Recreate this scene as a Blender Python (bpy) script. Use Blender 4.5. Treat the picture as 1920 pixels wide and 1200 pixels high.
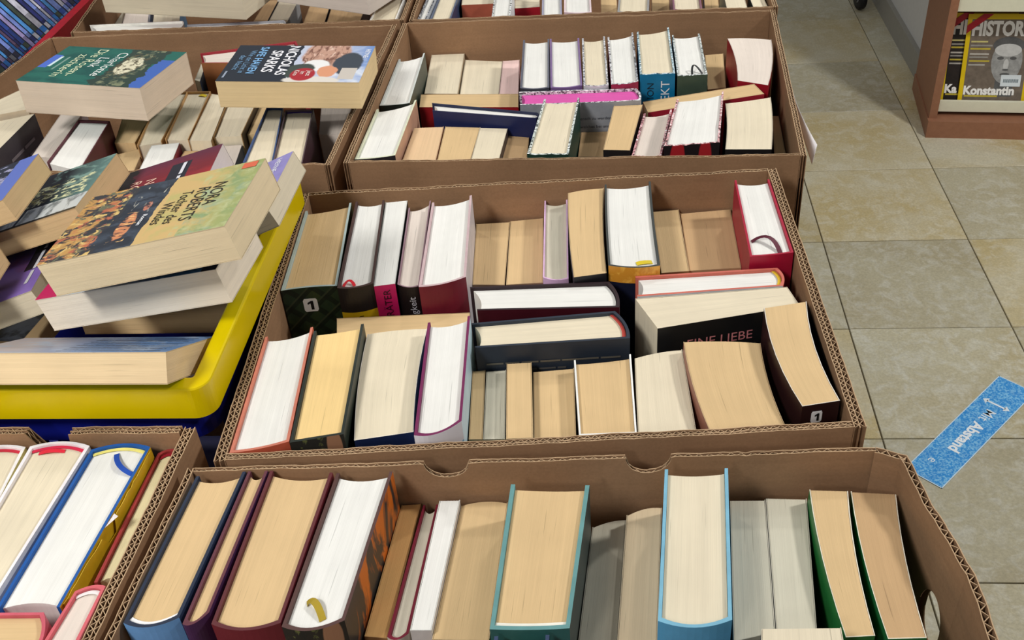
import bpy, bmesh, math, random
from mathutils import Vector, Matrix
for o in list(bpy.data.objects): bpy.data.objects.remove(o)
scene = bpy.context.scene
COL = scene.collection
# ------------------------------------------------------------------ camera
cam_d = bpy.data.cameras.new('camera'); cam = bpy.data.objects.new('camera', cam_d); COL.objects.link(cam)
cam_d.sensor_width = 36; cam_d.lens = 37.037; cam_d.clip_start = .02
R_ = Vector((0.99564806, 0.06504794, -0.06673605)); U_ = Vector((0.01289911, 0.61302248, 0.78996015)); F_ = Vector((-0.09229598, 0.78738313, -0.60951559))
cam.matrix_world = Matrix(((R_.x, U_.x, -F_.x, 0), (R_.y, U_.y, -F_.y, 0), (R_.z, U_.z, -F_.z, 1.714904), (0, 0, 0, 1)))
scene.camera = cam
# ------------------------------------------------------------------ light: shop ceiling spots, an added front fill and soft room light
scene.view_settings.view_transform = 'Standard'; scene.view_settings.look = 'None'
scene.view_settings.gamma = 1; scene.view_settings.use_curve_mapping = False
scene.view_settings.exposure = -0.27
world = bpy.data.worlds.new('room_light'); scene.world = world; world.use_nodes = True
bg = world.node_tree.nodes['Background']; bg.inputs[0].default_value = (1, .985, .96, 1); bg.inputs[1].default_value = .27
def lamp(name, loc, target, watts, size, col=(1, .985, .96), spread=None):
    l = bpy.data.lights.new(name, 'AREA'); l.shape = 'DISK'; l.size = size; l.energy = watts; l.color = col
    if spread: l.spread = spread
    o = bpy.data.objects.new(name, l); COL.objects.link(o); o.location = loc
    o.rotation_euler = (Vector(target) - Vector(loc)).to_track_quat('-Z', 'Y').to_euler()
    return o
lamp('ceiling_or_fill', (1.0, 2.7, 3.0), (-.1, .3, 1.0), 17.5, .16)
lamp('ceiling_or_fill', (-1.3, 2.0, 3.0), (-.5, .8, 1.0), 8, .16)
lamp('ceiling_or_fill', (-1.2, -.5, 2.9), (-.7, 1.0, 1.0), 13, .5, spread=math.radians(90))
lamp('ceiling_or_fill', (-.8, -1.4, 2.6), (-.4, .9, 1.0), 9.5, .3)  # unseen fill lamp added to brighten the faces turned towards the camera
lamp('ceiling_or_fill', (2.0, 1.2, 3.0), (1.0, 2.0, 0), 58, .3)
BOOKS = [
{'k': 'h', 'q': [[-0.3447, 1.009, 1.095], [-0.2941, 1.0253, 1.095], [-0.2783, 0.8619, 1.095], [-0.3358, 0.8548, 1.095]], 'd': [0.0, 0.0, -0.227], 'pg': (214, 184, 138), 'cv': (46, 62, 38), 'label': 'thick book with dark green plaid spine and number 1 sticker in middle box', 'group': 'books in the middle right box', 'edge': (168, 184, 182), 'spine': 'plaid', 'sticker1': 1, 'spr': -0.002, 'conc': 0.002},
{'k': 'h', 'q': [[-0.2881, 1.0224, 1.098], [-0.2549, 1.0244, 1.098], [-0.2399, 0.8613, 1.098], [-0.2762, 0.854, 1.098]], 'd': [0.0, 0.0, -0.23], 'pg': (231, 230, 224), 'cv': (38, 32, 30), 'label': 'white-paged hardcover with black and yellow spine and red ribbon', 'group': 'books in the middle right box', 'edge': (70, 48, 44), 'spine': 'black_yellow', 'ribbon': 'red', 'txt': [('spine', 'en', 0.5, 0.036, 0.01, (40, 30, 10), 'up')]},
{'k': 'p', 'q': [[-0.2541, 1.0247, 1.095], [-0.229, 1.027, 1.095], [-0.2181, 0.864, 1.095], [-0.2396, 0.8599, 1.095]], 'd': [0.0, 0.0, -0.227], 'pg': (231, 230, 224), 'cv': (206, 28, 104), 'label': 'white-paged paperback with magenta spine lettered in black', 'group': 'books in the middle right box', 'back': (24, 26, 28), 'txt': [('spine', 'VERRÄTER', 0.55, 0.006, 0.0115, (50, 10, 28), 'up')]},
{'k': 'h', 'q': [[-0.2265, 1.0156, 1.092], [-0.2026, 1.0308, 1.092], [-0.1935, 0.8637, 1.092], [-0.2167, 0.8671, 1.092]], 'd': [0.0, 0.0, -0.224], 'pg': (224, 212, 200), 'cv': (24, 18, 20), 'label': 'hardcover with black spine and pale lettering beside the magenta spine', 'group': 'books in the middle right box', 'edge': (150, 120, 130), 'txt': [('spine', 'Ewigkeit', 0.62, 0.012, 0.0115, (190, 190, 200), 'up')], 'bt': 0.0015},
{'k': 'h', 'q': [[-0.1982, 1.0129, 1.1], [-0.1542, 1.0271, 1.1], [-0.1449, 0.8671, 1.1], [-0.1913, 0.8508, 1.1]], 'd': [0.0, 0.0, -0.232], 'pg': (231, 230, 224), 'cv': (104, 22, 38), 'label': 'thick white-paged hardcover with plain maroon spine, next to the black lettered spine', 'group': 'books in the middle right box', 'edge': (196, 170, 172), 'cside': (200, 196, 198)},
{'k': 'p', 'q': [[-0.1547, 1.0418, 1.052], [-0.1152, 1.0447, 1.052], [-0.1125, 0.9186, 1.052], [-0.1476, 0.9199, 1.052]], 'd': [0.0, 0.0, -0.184], 'pg': (214, 184, 138), 'cv': (170, 140, 110), 'label': 'short tan-edged paperback right of the maroon-spined hardcover in middle box', 'group': 'books in the middle right box'},
{'k': 'p', 'q': [[-0.1146, 1.0458, 1.052], [-0.076, 1.0524, 1.052], [-0.0711, 0.9214, 1.052], [-0.1108, 0.9186, 1.052]], 'd': [0.0, 0.0, -0.184], 'pg': (214, 184, 138), 'cv': (150, 120, 96), 'label': 'short tan-edged paperback left of the thin lilac hardcover', 'group': 'books in the middle right box'},
{'k': 'h', 'q': [[-0.0737, 1.0525, 1.075], [-0.047, 1.0537, 1.075], [-0.0422, 0.8963, 1.075], [-0.0691, 0.899, 1.075]], 'd': [0.0, 0.0, -0.207], 'pg': (206, 200, 180), 'cv': (216, 178, 212), 'label': 'thin lilac hardcover with pale grey page edges', 'group': 'books in the middle right box', 'edge': (216, 178, 212), 'bt': 0.0016},
{'k': 'p', 'q': [[-0.0455, 1.0401, 1.092], [-0.0046, 1.0499, 1.092], [-0.0026, 0.8807, 1.092], [-0.0357, 0.8742, 1.092]], 'd': [0.0, 0.0, -0.224], 'pg': (214, 184, 138), 'cv': (26, 24, 28), 'label': 'tan-edged paperback with black cover between lilac and thick white-paged hardcovers', 'group': 'books in the middle right box', 'bow': 0.002, 'bend': -0.002},
{'k': 'h', 'q': [[-0.0037, 1.0469, 1.098], [0.0485, 1.0515, 1.098], [0.0517, 0.884, 1.098], [-0.0005, 0.8856, 1.098]], 'd': [0.0, 0.0, -0.23], 'pg': (231, 230, 224), 'cv': (30, 32, 36), 'label': 'thick white-paged hardcover with black boards and orange spine top', 'group': 'books in the middle right box', 'edge': (60, 64, 62), 'spine': 'orange_navy', 'ribbon': 'yellowtab', 'bend': -0.001, 'bt': 0.0022},
{'k': 'p', 'q': [[0.0517, 1.0552, 1.055], [0.0818, 1.0592, 1.055], [0.0855, 0.9344, 1.055], [0.0559, 0.9313, 1.055]], 'd': [0.0, 0.0, -0.187], 'pg': (214, 184, 138), 'cv': (196, 150, 96), 'label': 'narrow golden-edged paperback right of the orange-topped spine', 'group': 'books in the middle right box'},
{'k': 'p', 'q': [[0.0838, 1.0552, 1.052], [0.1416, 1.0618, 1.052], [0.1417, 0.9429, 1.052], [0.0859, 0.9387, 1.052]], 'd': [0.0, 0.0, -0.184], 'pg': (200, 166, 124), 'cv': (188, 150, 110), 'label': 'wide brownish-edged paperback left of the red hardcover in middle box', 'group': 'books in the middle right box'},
{'k': 'h', 'q': [[0.142, 1.0458, 1.1], [0.1804, 1.0463, 1.1], [0.1863, 0.9003, 1.1], [0.1422, 0.8941, 1.1]], 'd': [0.0, 0.0, -0.232], 'pg': (231, 230, 224), 'cv': (164, 20, 52), 'label': 'crimson hardcover with white pages and dark red ribbon in corner of middle box', 'group': 'books in the middle right box', 'edge': (164, 20, 52), 'ribbon': 'maroon', 'bt': 0.0022, 'spr': 0.001},
{'k': 'h', 'q': [[0.0267, 0.88, 1.088], [0.0276, 0.8452, 1.088], [0.1712, 0.8594, 1.088], [0.1697, 0.8908, 1.088]], 'd': [0.0, 0.0, -0.22], 'pg': (231, 230, 224), 'cv': (190, 74, 70), 'label': 'thin white hardcover with red back board lying crosswise on edge', 'group': 'books in the middle right box', 'edge': (196, 104, 88), 'cside': (232, 230, 228), 'band': (206, 170, 40)},
{'k': 'p', 'q': [[0.0254, 0.8418, 1.088], [0.0453, 0.7936, 1.088], [0.183, 0.8267, 1.088], [0.1751, 0.8575, 1.088]], 'd': [0.0, 0.0, -0.22], 'pg': (224, 212, 186), 'cv': (20, 20, 22), 'label': 'thick cream-edged paperback with black cover lettered EINE LIEBE', 'group': 'books in the middle right box', 'txt': [('near', 'EINE LIEBE', 0.44, 0.1, 0.015, (206, 130, 134), '')]},
{'k': 'h', 'q': [[-0.1425, 0.8701, 1.085], [-0.1311, 0.8301, 1.085], [0.0095, 0.8321, 1.085], [-0.0001, 0.8755, 1.085]], 'd': [0.0, 0.0, -0.217], 'pg': (231, 230, 224), 'cv': (66, 16, 26), 'label': 'dark maroon hardcover with white pages standing crosswise behind the navy one', 'group': 'books in the middle right box', 'edge': (44, 30, 34)},
{'k': 'h', 'q': [[-0.1344, 0.8056, 1.088], [-0.1272, 0.7677, 1.088], [0.0188, 0.7795, 1.088], [0.0052, 0.8222, 1.088]], 'd': [0.0, 0.0, -0.22], 'pg': (224, 212, 186), 'cv': (36, 44, 56), 'label': 'navy hardcover with cream pages and red headband standing crosswise', 'group': 'books in the middle right box', 'edge': (42, 50, 62), 'band': (170, 60, 50), 'txt': [('near', '~6 5 6 7 13 7', 0.5, 0.075, 0.0048, (92, 88, 80), ''), ('near', '~7 6 3', 0.42, 0.105, 0.0048, (80, 78, 76), '')]},
{'k': 'p', 'q': [[-0.2787, 0.8396, 1.07], [-0.2712, 0.8021, 1.07], [-0.138, 0.8098, 1.07], [-0.1416, 0.8464, 1.07]], 'd': [0.0, 0.0, -0.202], 'pg': (214, 184, 138), 'cv': (205, 180, 140), 'label': 'tan-edged paperback standing crosswise behind the front row of middle box', 'group': 'books in the middle right box'},
{'k': 'h', 'q': [[-0.3313, 0.775, 1.098], [-0.2873, 0.79, 1.098], [-0.2737, 0.6318, 1.098], [-0.3222, 0.6179, 1.098]], 'd': [0.0, 0.0, -0.23], 'pg': (231, 230, 224), 'cv': (196, 92, 66), 'label': 'white-paged hardcover with terracotta cover in front left corner of middle box', 'group': 'books in the middle right box', 'edge': (198, 120, 100), 'spr': 0.002},
{'k': 'h', 'q': [[-0.2853, 0.7833, 1.098], [-0.2379, 0.7941, 1.098], [-0.228, 0.6405, 1.098], [-0.2728, 0.6302, 1.098]], 'd': [0.0, 0.0, -0.23], 'pg': (238, 206, 144), 'cv': (46, 52, 44), 'label': 'yellow-edged hardcover with dark speckled boards beside the terracotta one', 'group': 'books in the middle right box', 'edge': (44, 50, 46), 'spine': 'mottle', 'spr': 0, 'conc': 0.001},
{'k': 'p', 'q': [[-0.2362, 0.7945, 1.085], [-0.178, 0.8018, 1.085], [-0.1713, 0.6564, 1.085], [-0.2218, 0.646, 1.085]], 'd': [0.0, 0.0, -0.217], 'pg': (224, 212, 186), 'cv': (20, 36, 74), 'label': 'thick cream-edged paperback with navy spine in front row of middle box', 'group': 'books in the middle right box', 'bow': 0.002, 'bend': -0.003, 'edge': (228, 220, 205)},
{'k': 'h', 'q': [[-0.1744, 0.7919, 1.1], [-0.1342, 0.8019, 1.1], [-0.1273, 0.6543, 1.1], [-0.1662, 0.6368, 1.1]], 'd': [0.0, 0.0, -0.232], 'pg': (231, 230, 224), 'cv': (216, 226, 236), 'label': 'white-paged hardcover with purple edges and white and sky blue jacket', 'group': 'books in the middle right box', 'edge': (112, 34, 80), 'spine': 'white_blue', 'spr': 0.007, 'cside': (190, 214, 226)},
{'k': 'p', 'q': [[-0.1321, 0.7664, 1.06], [-0.1198, 0.7677, 1.06], [-0.1141, 0.6726, 1.06], [-0.1266, 0.6726, 1.06]], 'd': [0.0, 0.0, -0.192], 'pg': (214, 184, 138), 'cv': (140, 136, 100), 'label': 'slim low paperback right of the purple-edged hardcover', 'group': 'books in the middle right box'},
{'k': 'p', 'q': [[-0.1186, 0.7653, 1.06], [-0.0998, 0.7682, 1.06], [-0.0941, 0.6732, 1.06], [-0.1136, 0.6726, 1.06]], 'd': [0.0, 0.0, -0.192], 'pg': (206, 200, 180), 'cv': (120, 120, 100), 'label': 'greyish low paperback second in the low run of middle box front row', 'group': 'books in the middle right box'},
{'k': 'p', 'q': [[-0.0983, 0.7651, 1.07], [-0.0747, 0.7671, 1.07], [-0.0681, 0.6641, 1.07], [-0.0917, 0.6629, 1.07]], 'd': [0.0, 0.0, -0.202], 'pg': (214, 184, 138), 'cv': (120, 110, 80), 'label': 'slightly taller low paperback third in the low run of middle box front row', 'group': 'books in the middle right box'},
{'k': 'p', 'q': [[-0.0733, 0.7639, 1.06], [-0.0347, 0.7697, 1.06], [-0.031, 0.6757, 1.06], [-0.0683, 0.6738, 1.06]], 'd': [0.0, 0.0, -0.192], 'pg': (214, 184, 138), 'cv': (150, 130, 96), 'label': 'broad low paperback left of the white-boarded one in middle box', 'group': 'books in the middle right box'},
{'k': 'h', 'q': [[-0.0341, 0.7637, 1.075], [0.0196, 0.7716, 1.075], [0.0221, 0.6646, 1.075], [-0.0276, 0.6622, 1.075]], 'd': [0.0, 0.0, -0.207], 'pg': (214, 184, 138), 'cv': (236, 236, 230), 'label': 'tan-paged book with thin white boards in middle box front row', 'group': 'books in the middle right box', 'edge': (238, 238, 234), 'bt': 0.0016, 'conc': 0.001, 'spr': 0},
{'k': 'p', 'q': [[0.0231, 0.7688, 1.072], [0.0681, 0.7816, 1.072], [0.0736, 0.6701, 1.072], [0.0232, 0.6684, 1.072]], 'd': [0.0, 0.0, -0.204], 'pg': (224, 212, 186), 'cv': (200, 180, 150), 'label': 'cream-edged paperback with worn rough pages, front row of middle box', 'group': 'books in the middle right box', 'bow': 0.002},
{'k': 'p', 'q': [[0.0687, 0.7768, 1.085], [0.1395, 0.774, 1.085], [0.1468, 0.6634, 1.085], [0.0831, 0.6572, 1.085]], 'd': [0.0, 0.0, -0.217], 'pg': (214, 184, 138), 'cv': (150, 100, 84), 'label': 'very thick tan-edged paperback with cracked page edge, front row of middle box', 'group': 'books in the middle right box', 'bow': 0.002, 'bend': -0.003},
{'k': 'p', 'q': [[0.1396, 0.8061, 1.06], [0.1396, 0.8055, 1.06], [0.1512, 0.6861, 1.06], [0.1496, 0.6877, 1.06]], 'd': [0.0, 0.0, -0.192], 'pg': (214, 184, 138), 'cv': (120, 90, 70), 'label': 'low tan paperback wedged beside the leaning number 1 paperback', 'group': 'books in the middle right box'},
{'k': 'p', 'q': [[0.1452, 0.8056, 1.102], [0.1858, 0.8147, 1.102], [0.1923, 0.6751, 1.102], [0.1602, 0.6681, 1.102]], 'd': [0.0, 0.0, -0.234], 'pg': (214, 184, 138), 'cv': (42, 20, 20), 'label': 'bent leaning paperback with dark brown spine and white number 1 sticker', 'group': 'books in the middle right box', 'bend': -0.006, 'sticker1': 2, 'edge': (222, 214, 200)},
{'k': 'p', 'q': [[0.1895, 0.8289, 1.09], [0.1894, 0.8304, 1.09], [0.1953, 0.6902, 1.09], [0.1954, 0.6876, 1.09]], 'd': [0.0, 0.0, -0.222], 'pg': (60, 50, 44), 'cv': (30, 28, 28), 'label': 'thin black booklet squeezed against the right wall of middle box', 'group': 'books in the middle right box', 'bend': -0.003},
{'k': 'h', 'q': [[-0.3416, 0.589, 1.1], [-0.3011, 0.5946, 1.1], [-0.311, 0.4498, 1.1], [-0.3509, 0.4446, 1.1]], 'd': [0.0, 0.0, -0.232], 'pg': (214, 184, 138), 'cv': (110, 160, 214), 'label': 'light blue hardcover with navy boards, first in the front box', 'group': 'books in the front right box', 'edge': (36, 46, 66), 'spr': 0.006, 'band': (235, 235, 235), 'cside': (44, 56, 80)},
{'k': 'h', 'q': [[-0.299, 0.5947, 1.1], [-0.2826, 0.5954, 1.1], [-0.2903, 0.4547, 1.1], [-0.3069, 0.4444, 1.1]], 'd': [0.0, 0.0, -0.232], 'pg': (214, 184, 138), 'cv': (74, 44, 82), 'label': 'slim purple hardcover second in the front box', 'group': 'books in the front right box', 'edge': (96, 52, 62), 'spr': 0.005},
{'k': 'h', 'q': [[-0.2806, 0.5955, 1.1], [-0.2274, 0.5933, 1.1], [-0.2355, 0.4465, 1.1], [-0.2857, 0.4447, 1.1]], 'd': [0.0, 0.0, -0.232], 'pg': (214, 184, 138), 'cv': (112, 40, 48), 'label': 'thick maroon hardcover with pale tan pages third in the front box', 'group': 'books in the front right box', 'edge': (92, 42, 46), 'spr': 0.006},
{'k': 'h', 'q': [[-0.2242, 0.5927, 1.1], [-0.1777, 0.5946, 1.1], [-0.1897, 0.4494, 1.1], [-0.2339, 0.4433, 1.1]], 'd': [0.0, 0.0, -0.232], 'pg': (231, 230, 224), 'cv': (64, 50, 42), 'label': 'white-paged hardcover with brown boards, orange jacket side and gold ribbon', 'group': 'books in the front right box', 'edge': (84, 58, 54), 'ribbon': 'gold', 'spr': 0.006, 'cside': 'orange_black', 'spine': 'mottle'},
{'k': 'p', 'q': [[-0.177, 0.5991, 1.055], [-0.1607, 0.6006, 1.055], [-0.1681, 0.4668, 1.055], [-0.1857, 0.4683, 1.055]], 'd': [0.0, 0.0, -0.187], 'pg': (206, 160, 102), 'cv': (150, 110, 70), 'label': 'brownish low paperback beside the orange jacket in front box', 'group': 'books in the front right box'},
{'k': 'h', 'q': [[-0.1578, 0.5964, 1.058], [-0.1451, 0.597, 1.058], [-0.152, 0.4691, 1.058], [-0.1677, 0.466, 1.058]], 'd': [0.0, 0.0, -0.19], 'pg': (206, 200, 180), 'cv': (206, 196, 180), 'label': 'slim hardcover with burgundy board edges in front box', 'group': 'books in the front right box', 'edge': (112, 24, 44), 'bt': 0.002},
{'k': 'p', 'q': [[-0.1429, 0.5939, 1.066], [-0.1256, 0.5951, 1.066], [-0.1335, 0.4665, 1.066], [-0.1494, 0.4662, 1.066]], 'd': [0.0, 0.0, -0.198], 'pg': (231, 230, 224), 'cv': (206, 200, 196), 'label': 'slim white-edged paperback in front box', 'group': 'books in the front right box'},
{'k': 'p', 'q': [[-0.1251, 0.5941, 1.06], [-0.0865, 0.5978, 1.06], [-0.091, 0.4623, 1.06], [-0.1333, 0.4629, 1.06]], 'd': [0.0, 0.0, -0.192], 'pg': (214, 184, 138), 'cv': (196, 170, 130), 'label': 'wide tan-edged paperback left of the teal hardcover', 'group': 'books in the front right box', 'bow': 0.003},
{'k': 'h', 'q': [[-0.08, 0.5806, 1.1], [-0.0175, 0.5796, 1.1], [-0.0303, 0.4454, 1.1], [-0.0858, 0.4436, 1.1]], 'd': [0.0, 0.0, -0.232], 'pg': (214, 184, 138), 'cv': (46, 96, 94), 'label': 'large teal hardcover with tan pages in front box', 'group': 'books in the front right box', 'edge': (98, 146, 146), 'spr': 0.001, 'conc': 0.001, 'bt': 0.0032, 'band': (232, 228, 215), 'cside': (56, 66, 62)},
{'k': 'p', 'q': [[-0.0164, 0.5872, 1.042], [0.0115, 0.5951, 1.042], [0.0028, 0.4748, 1.042], [-0.0267, 0.4741, 1.042]], 'd': [0.0, 0.0, -0.174], 'pg': (206, 200, 180), 'cv': (150, 150, 130), 'label': 'low grey-edged paperback just right of the teal hardcover', 'group': 'books in the front right box', 'bow': 0.002},
{'k': 'p', 'q': [[0.0118, 0.5888, 1.055], [0.0409, 0.597, 1.055], [0.0314, 0.4675, 1.055], [0.0024, 0.467, 1.055]], 'd': [0.0, 0.0, -0.187], 'pg': (212, 190, 156), 'cv': (170, 150, 130), 'label': 'low beige-edged paperback left of the sky blue hardcover', 'group': 'books in the front right box', 'bow': 0.003},
{'k': 'h', 'q': [[0.0419, 0.5912, 1.106], [0.0912, 0.5924, 1.106], [0.0805, 0.4498, 1.106], [0.0302, 0.4481, 1.106]], 'd': [0.0, 0.0, -0.238], 'pg': (224, 212, 186), 'cv': (88, 158, 198), 'label': 'large sky blue hardcover with cream pages in front box', 'group': 'books in the front right box', 'edge': (120, 176, 200), 'spr': 0.006, 'conc': 0.002},
{'k': 'p', 'q': [[0.0963, 0.6003, 1.06], [0.1248, 0.6016, 1.06], [0.1164, 0.4737, 1.06], [0.0859, 0.465, 1.06]], 'd': [0.0, 0.0, -0.192], 'pg': (206, 200, 180), 'cv': (160, 160, 150), 'label': 'grey-white paperback with rough pages right of the sky blue hardcover', 'group': 'books in the front right box'},
{'k': 'p', 'q': [[0.1254, 0.6028, 1.06], [0.1581, 0.603, 1.06], [0.1457, 0.472, 1.06], [0.1169, 0.4714, 1.06]], 'd': [0.0, 0.0, -0.192], 'pg': (206, 200, 180), 'cv': (90, 100, 110), 'label': 'grey-white paperback left of the two green paperbacks', 'group': 'books in the front right box'},
{'k': 'p', 'q': [[0.1581, 0.5989, 1.075], [0.1881, 0.5972, 1.075], [0.1819, 0.4609, 1.075], [0.1616, 0.4592, 1.075]], 'd': [0.0, 0.0, -0.207], 'pg': (214, 184, 138), 'cv': (38, 112, 52), 'label': 'first green paperback, lighter pages, leaning in front box', 'group': 'books in the front right box', 'bend': -0.003, 'edge': (228, 220, 200)},
{'k': 'p', 'q': [[0.1917, 0.6019, 1.07], [0.2265, 0.5984, 1.07], [0.2183, 0.4633, 1.07], [0.1916, 0.462, 1.07]], 'd': [0.0, 0.0, -0.202], 'pg': (200, 166, 124), 'cv': (38, 112, 62), 'label': 'second green paperback, browner pages, last on the right in front box', 'group': 'books in the front right box', 'bend': -0.003, 'edge': (228, 220, 200)},
{'k': 'p', 'q': [[0.1011, 0.4508, 1.095], [0.1548, 0.453, 1.095], [0.1536, 0.4023, 1.095], [0.0942, 0.4009, 1.095]], 'd': [0.0, 0.0, -0.227], 'pg': (224, 212, 186), 'cv': (60, 50, 60), 'label': 'cream-edged paperback standing in front of the green paperbacks at the lower frame edge', 'group': 'books in the front right box'},
{'k': 'h', 'q': [[-0.082, 0.438, 1.1], [-0.0441, 0.4399, 1.1], [-0.0458, 0.35, 1.1], [-0.0841, 0.349, 1.1]], 'd': [0.0, 0.0, -0.232], 'pg': (214, 184, 138), 'cv': (40, 56, 80), 'label': 'navy-edged hardcover just entering the lower frame below the teal one', 'group': 'books in the front right box', 'edge': (46, 62, 92)},
{'k': 'h', 'q': [[-0.5369, 0.5027, 1.09], [-0.5041, 0.5057, 1.09], [-0.5133, 0.6338, 1.09], [-0.5581, 0.6313, 1.09]], 'd': [0.0, 0.0, -0.222], 'pg': (224, 212, 186), 'cv': (238, 226, 150), 'label': 'cream-paged hardcover with red headband at the left frame edge of lower left box', 'group': 'books in the lower left box', 'edge': (236, 232, 232), 'band': (196, 40, 60), 'spr': 0.004},
{'k': 'h', 'q': [[-0.5032, 0.4614, 1.095], [-0.4625, 0.4644, 1.095], [-0.4514, 0.6299, 1.095], [-0.5054, 0.6294, 1.095]], 'd': [0.0, 0.0, -0.227], 'pg': (224, 212, 186), 'cv': (236, 234, 234), 'label': 'white hardcover with pink-red headband in lower left box', 'group': 'books in the lower left box', 'edge': (236, 232, 236), 'band': (206, 36, 70), 'spr': 0.006, 'ribbon': 'redfar'},
{'k': 'h', 'q': [[-0.456, 0.4588, 1.095], [-0.4075, 0.4614, 1.095], [-0.3961, 0.6285, 1.095], [-0.4481, 0.6253, 1.095]], 'd': [0.0, 0.0, -0.227], 'pg': (231, 230, 224), 'cv': (30, 88, 160), 'label': 'large blue-boarded hardcover with torn yellow jacket and blue ribbon', 'group': 'books in the lower left box', 'edge': (24, 84, 158), 'band': (232, 220, 120), 'spr': 0.006, 'ribbon': 'blue', 'cside': (196, 160, 30), 'torn': 1},
{'k': 'h', 'q': [[-0.3964, 0.4918, 1.085], [-0.3769, 0.4921, 1.085], [-0.3748, 0.6337, 1.085], [-0.393, 0.6305, 1.085]], 'd': [0.0, 0.0, -0.217], 'pg': (226, 214, 168), 'cv': (150, 30, 40), 'label': 'slim red hardcover with cream pages against the right wall of lower left box', 'group': 'books in the lower left box', 'edge': (150, 50, 50), 'band': (150, 20, 36), 'spr': 0.004},
{'k': 'h', 'q': [[-0.4087, 0.3863, 1.1], [-0.3793, 0.3835, 1.1], [-0.3767, 0.477, 1.1], [-0.3983, 0.4719, 1.1]], 'd': [0.0, 0.0, -0.232], 'pg': (224, 212, 200), 'cv': (222, 120, 126), 'label': 'coral red and white hardcover at the bottom of lower left box', 'group': 'books in the lower left box', 'edge': (204, 96, 104), 'band': (232, 228, 226), 'spr': 0.003},
{'k': 'h', 'q': [[-0.5089, 0.4504, 1.1], [-0.4911, 0.41, 1.1], [-0.4055, 0.4154, 1.1], [-0.4143, 0.4528, 1.1]], 'd': [0.0, 0.0, -0.232], 'pg': (214, 184, 138), 'cv': (196, 90, 104), 'label': 'rose red hardcover lying crosswise in the lower left frame corner', 'group': 'books in the lower left box', 'edge': (196, 90, 104)},
{'k': 'h', 'q': [[-0.3038, 1.4436, 1.085], [-0.2673, 1.463, 1.085], [-0.2667, 1.2982, 1.085], [-0.3072, 1.2932, 1.085]], 'd': [0.0, 0.0, -0.217], 'pg': (231, 230, 224), 'cv': (34, 40, 34), 'label': 'white-paged hardcover with black spine in back left of upper box', 'group': 'books in the upper right box', 'edge': (200, 205, 200), 'cside': (48, 60, 52), 'spr': 0.002},
{'k': 'p', 'q': [[-0.2704, 1.5357, 1.05], [-0.219, 1.5367, 1.05], [-0.2147, 1.3947, 1.05], [-0.2638, 1.3988, 1.05]], 'd': [0.0, 0.0, -0.182], 'pg': (224, 212, 186), 'cv': (180, 160, 130), 'label': 'cream paperback next to the black-spined hardcover in upper box', 'group': 'books in the upper right box'},
{'k': 'p', 'q': [[-0.2173, 1.5241, 1.045], [-0.1585, 1.5132, 1.045], [-0.1557, 1.399, 1.045], [-0.213, 1.4032, 1.045]], 'd': [0.0, 0.0, -0.177], 'pg': (224, 212, 186), 'cv': (200, 190, 170), 'label': 'low pale paperback left of the pink-edged one in upper box', 'group': 'books in the upper right box'},
{'k': 'p', 'q': [[-0.1579, 1.5151, 1.045], [-0.1325, 1.5169, 1.045], [-0.1269, 1.3969, 1.045], [-0.1549, 1.3989, 1.045]], 'd': [0.0, 0.0, -0.177], 'pg': (236, 204, 198), 'cv': (220, 170, 170), 'label': 'low pink-edged paperback in upper box', 'group': 'books in the upper right box'},
{'k': 'h', 'q': [[-0.1222, 1.4847, 1.09], [-0.0835, 1.485, 1.09], [-0.0773, 1.321, 1.09], [-0.1173, 1.3224, 1.09]], 'd': [0.0, 0.0, -0.222], 'pg': (231, 230, 224), 'cv': (60, 60, 70), 'label': 'first of the tall white-paged run, grey boards, in upper box', 'group': 'books in the upper right box', 'edge': (96, 98, 110)},
{'k': 'h', 'q': [[-0.0827, 1.485, 1.09], [-0.0394, 1.4848, 1.09], [-0.0327, 1.3244, 1.09], [-0.0759, 1.3211, 1.09]], 'd': [0.0, 0.0, -0.222], 'pg': (231, 230, 224), 'cv': (120, 90, 140), 'label': 'white-paged hardcover with violet boards in upper box', 'group': 'books in the upper right box', 'edge': (126, 104, 146)},
{'k': 'h', 'q': [[-0.0353, 1.4778, 1.092], [-0.0017, 1.4805, 1.092], [0.0026, 1.32, 1.092], [-0.0311, 1.3193, 1.092]], 'd': [0.0, 0.0, -0.224], 'pg': (224, 212, 186), 'cv': (200, 200, 205), 'label': 'cream-paged hardcover with silver boards in upper box', 'group': 'books in the upper right box', 'edge': (190, 192, 196), 'jk': 1},
{'k': 'h', 'q': [[0.0021, 1.4734, 1.094], [0.0396, 1.4874, 1.094], [0.0426, 1.3243, 1.094], [0.0061, 1.3156, 1.094]], 'd': [0.0, 0.0, -0.226], 'pg': (231, 230, 224), 'cv': (150, 40, 70), 'label': 'white-paged hardcover with silver boards left of the blue spine in upper box', 'group': 'books in the upper right box', 'edge': (200, 202, 206), 'jk': 1},
{'k': 'h', 'q': [[0.0447, 1.4745, 1.1], [0.0915, 1.4876, 1.1], [0.0918, 1.3297, 1.1], [0.0449, 1.3301, 1.1]], 'd': [0.0, 0.0, -0.232], 'pg': (224, 212, 186), 'cv': (10, 112, 156), 'label': 'tall hardcover with bright blue lettered spine in upper box', 'group': 'books in the upper right box', 'edge': (170, 200, 210), 'jk': 1, 'spr': 0, 'txt': [('spine', 'EKT', 0.72, 0.01, 0.017, (225, 230, 235), 'up'), ('spine', 'ION', 0.3, 0.013, 0.013, (10, 30, 44), 'up')]},
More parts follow.
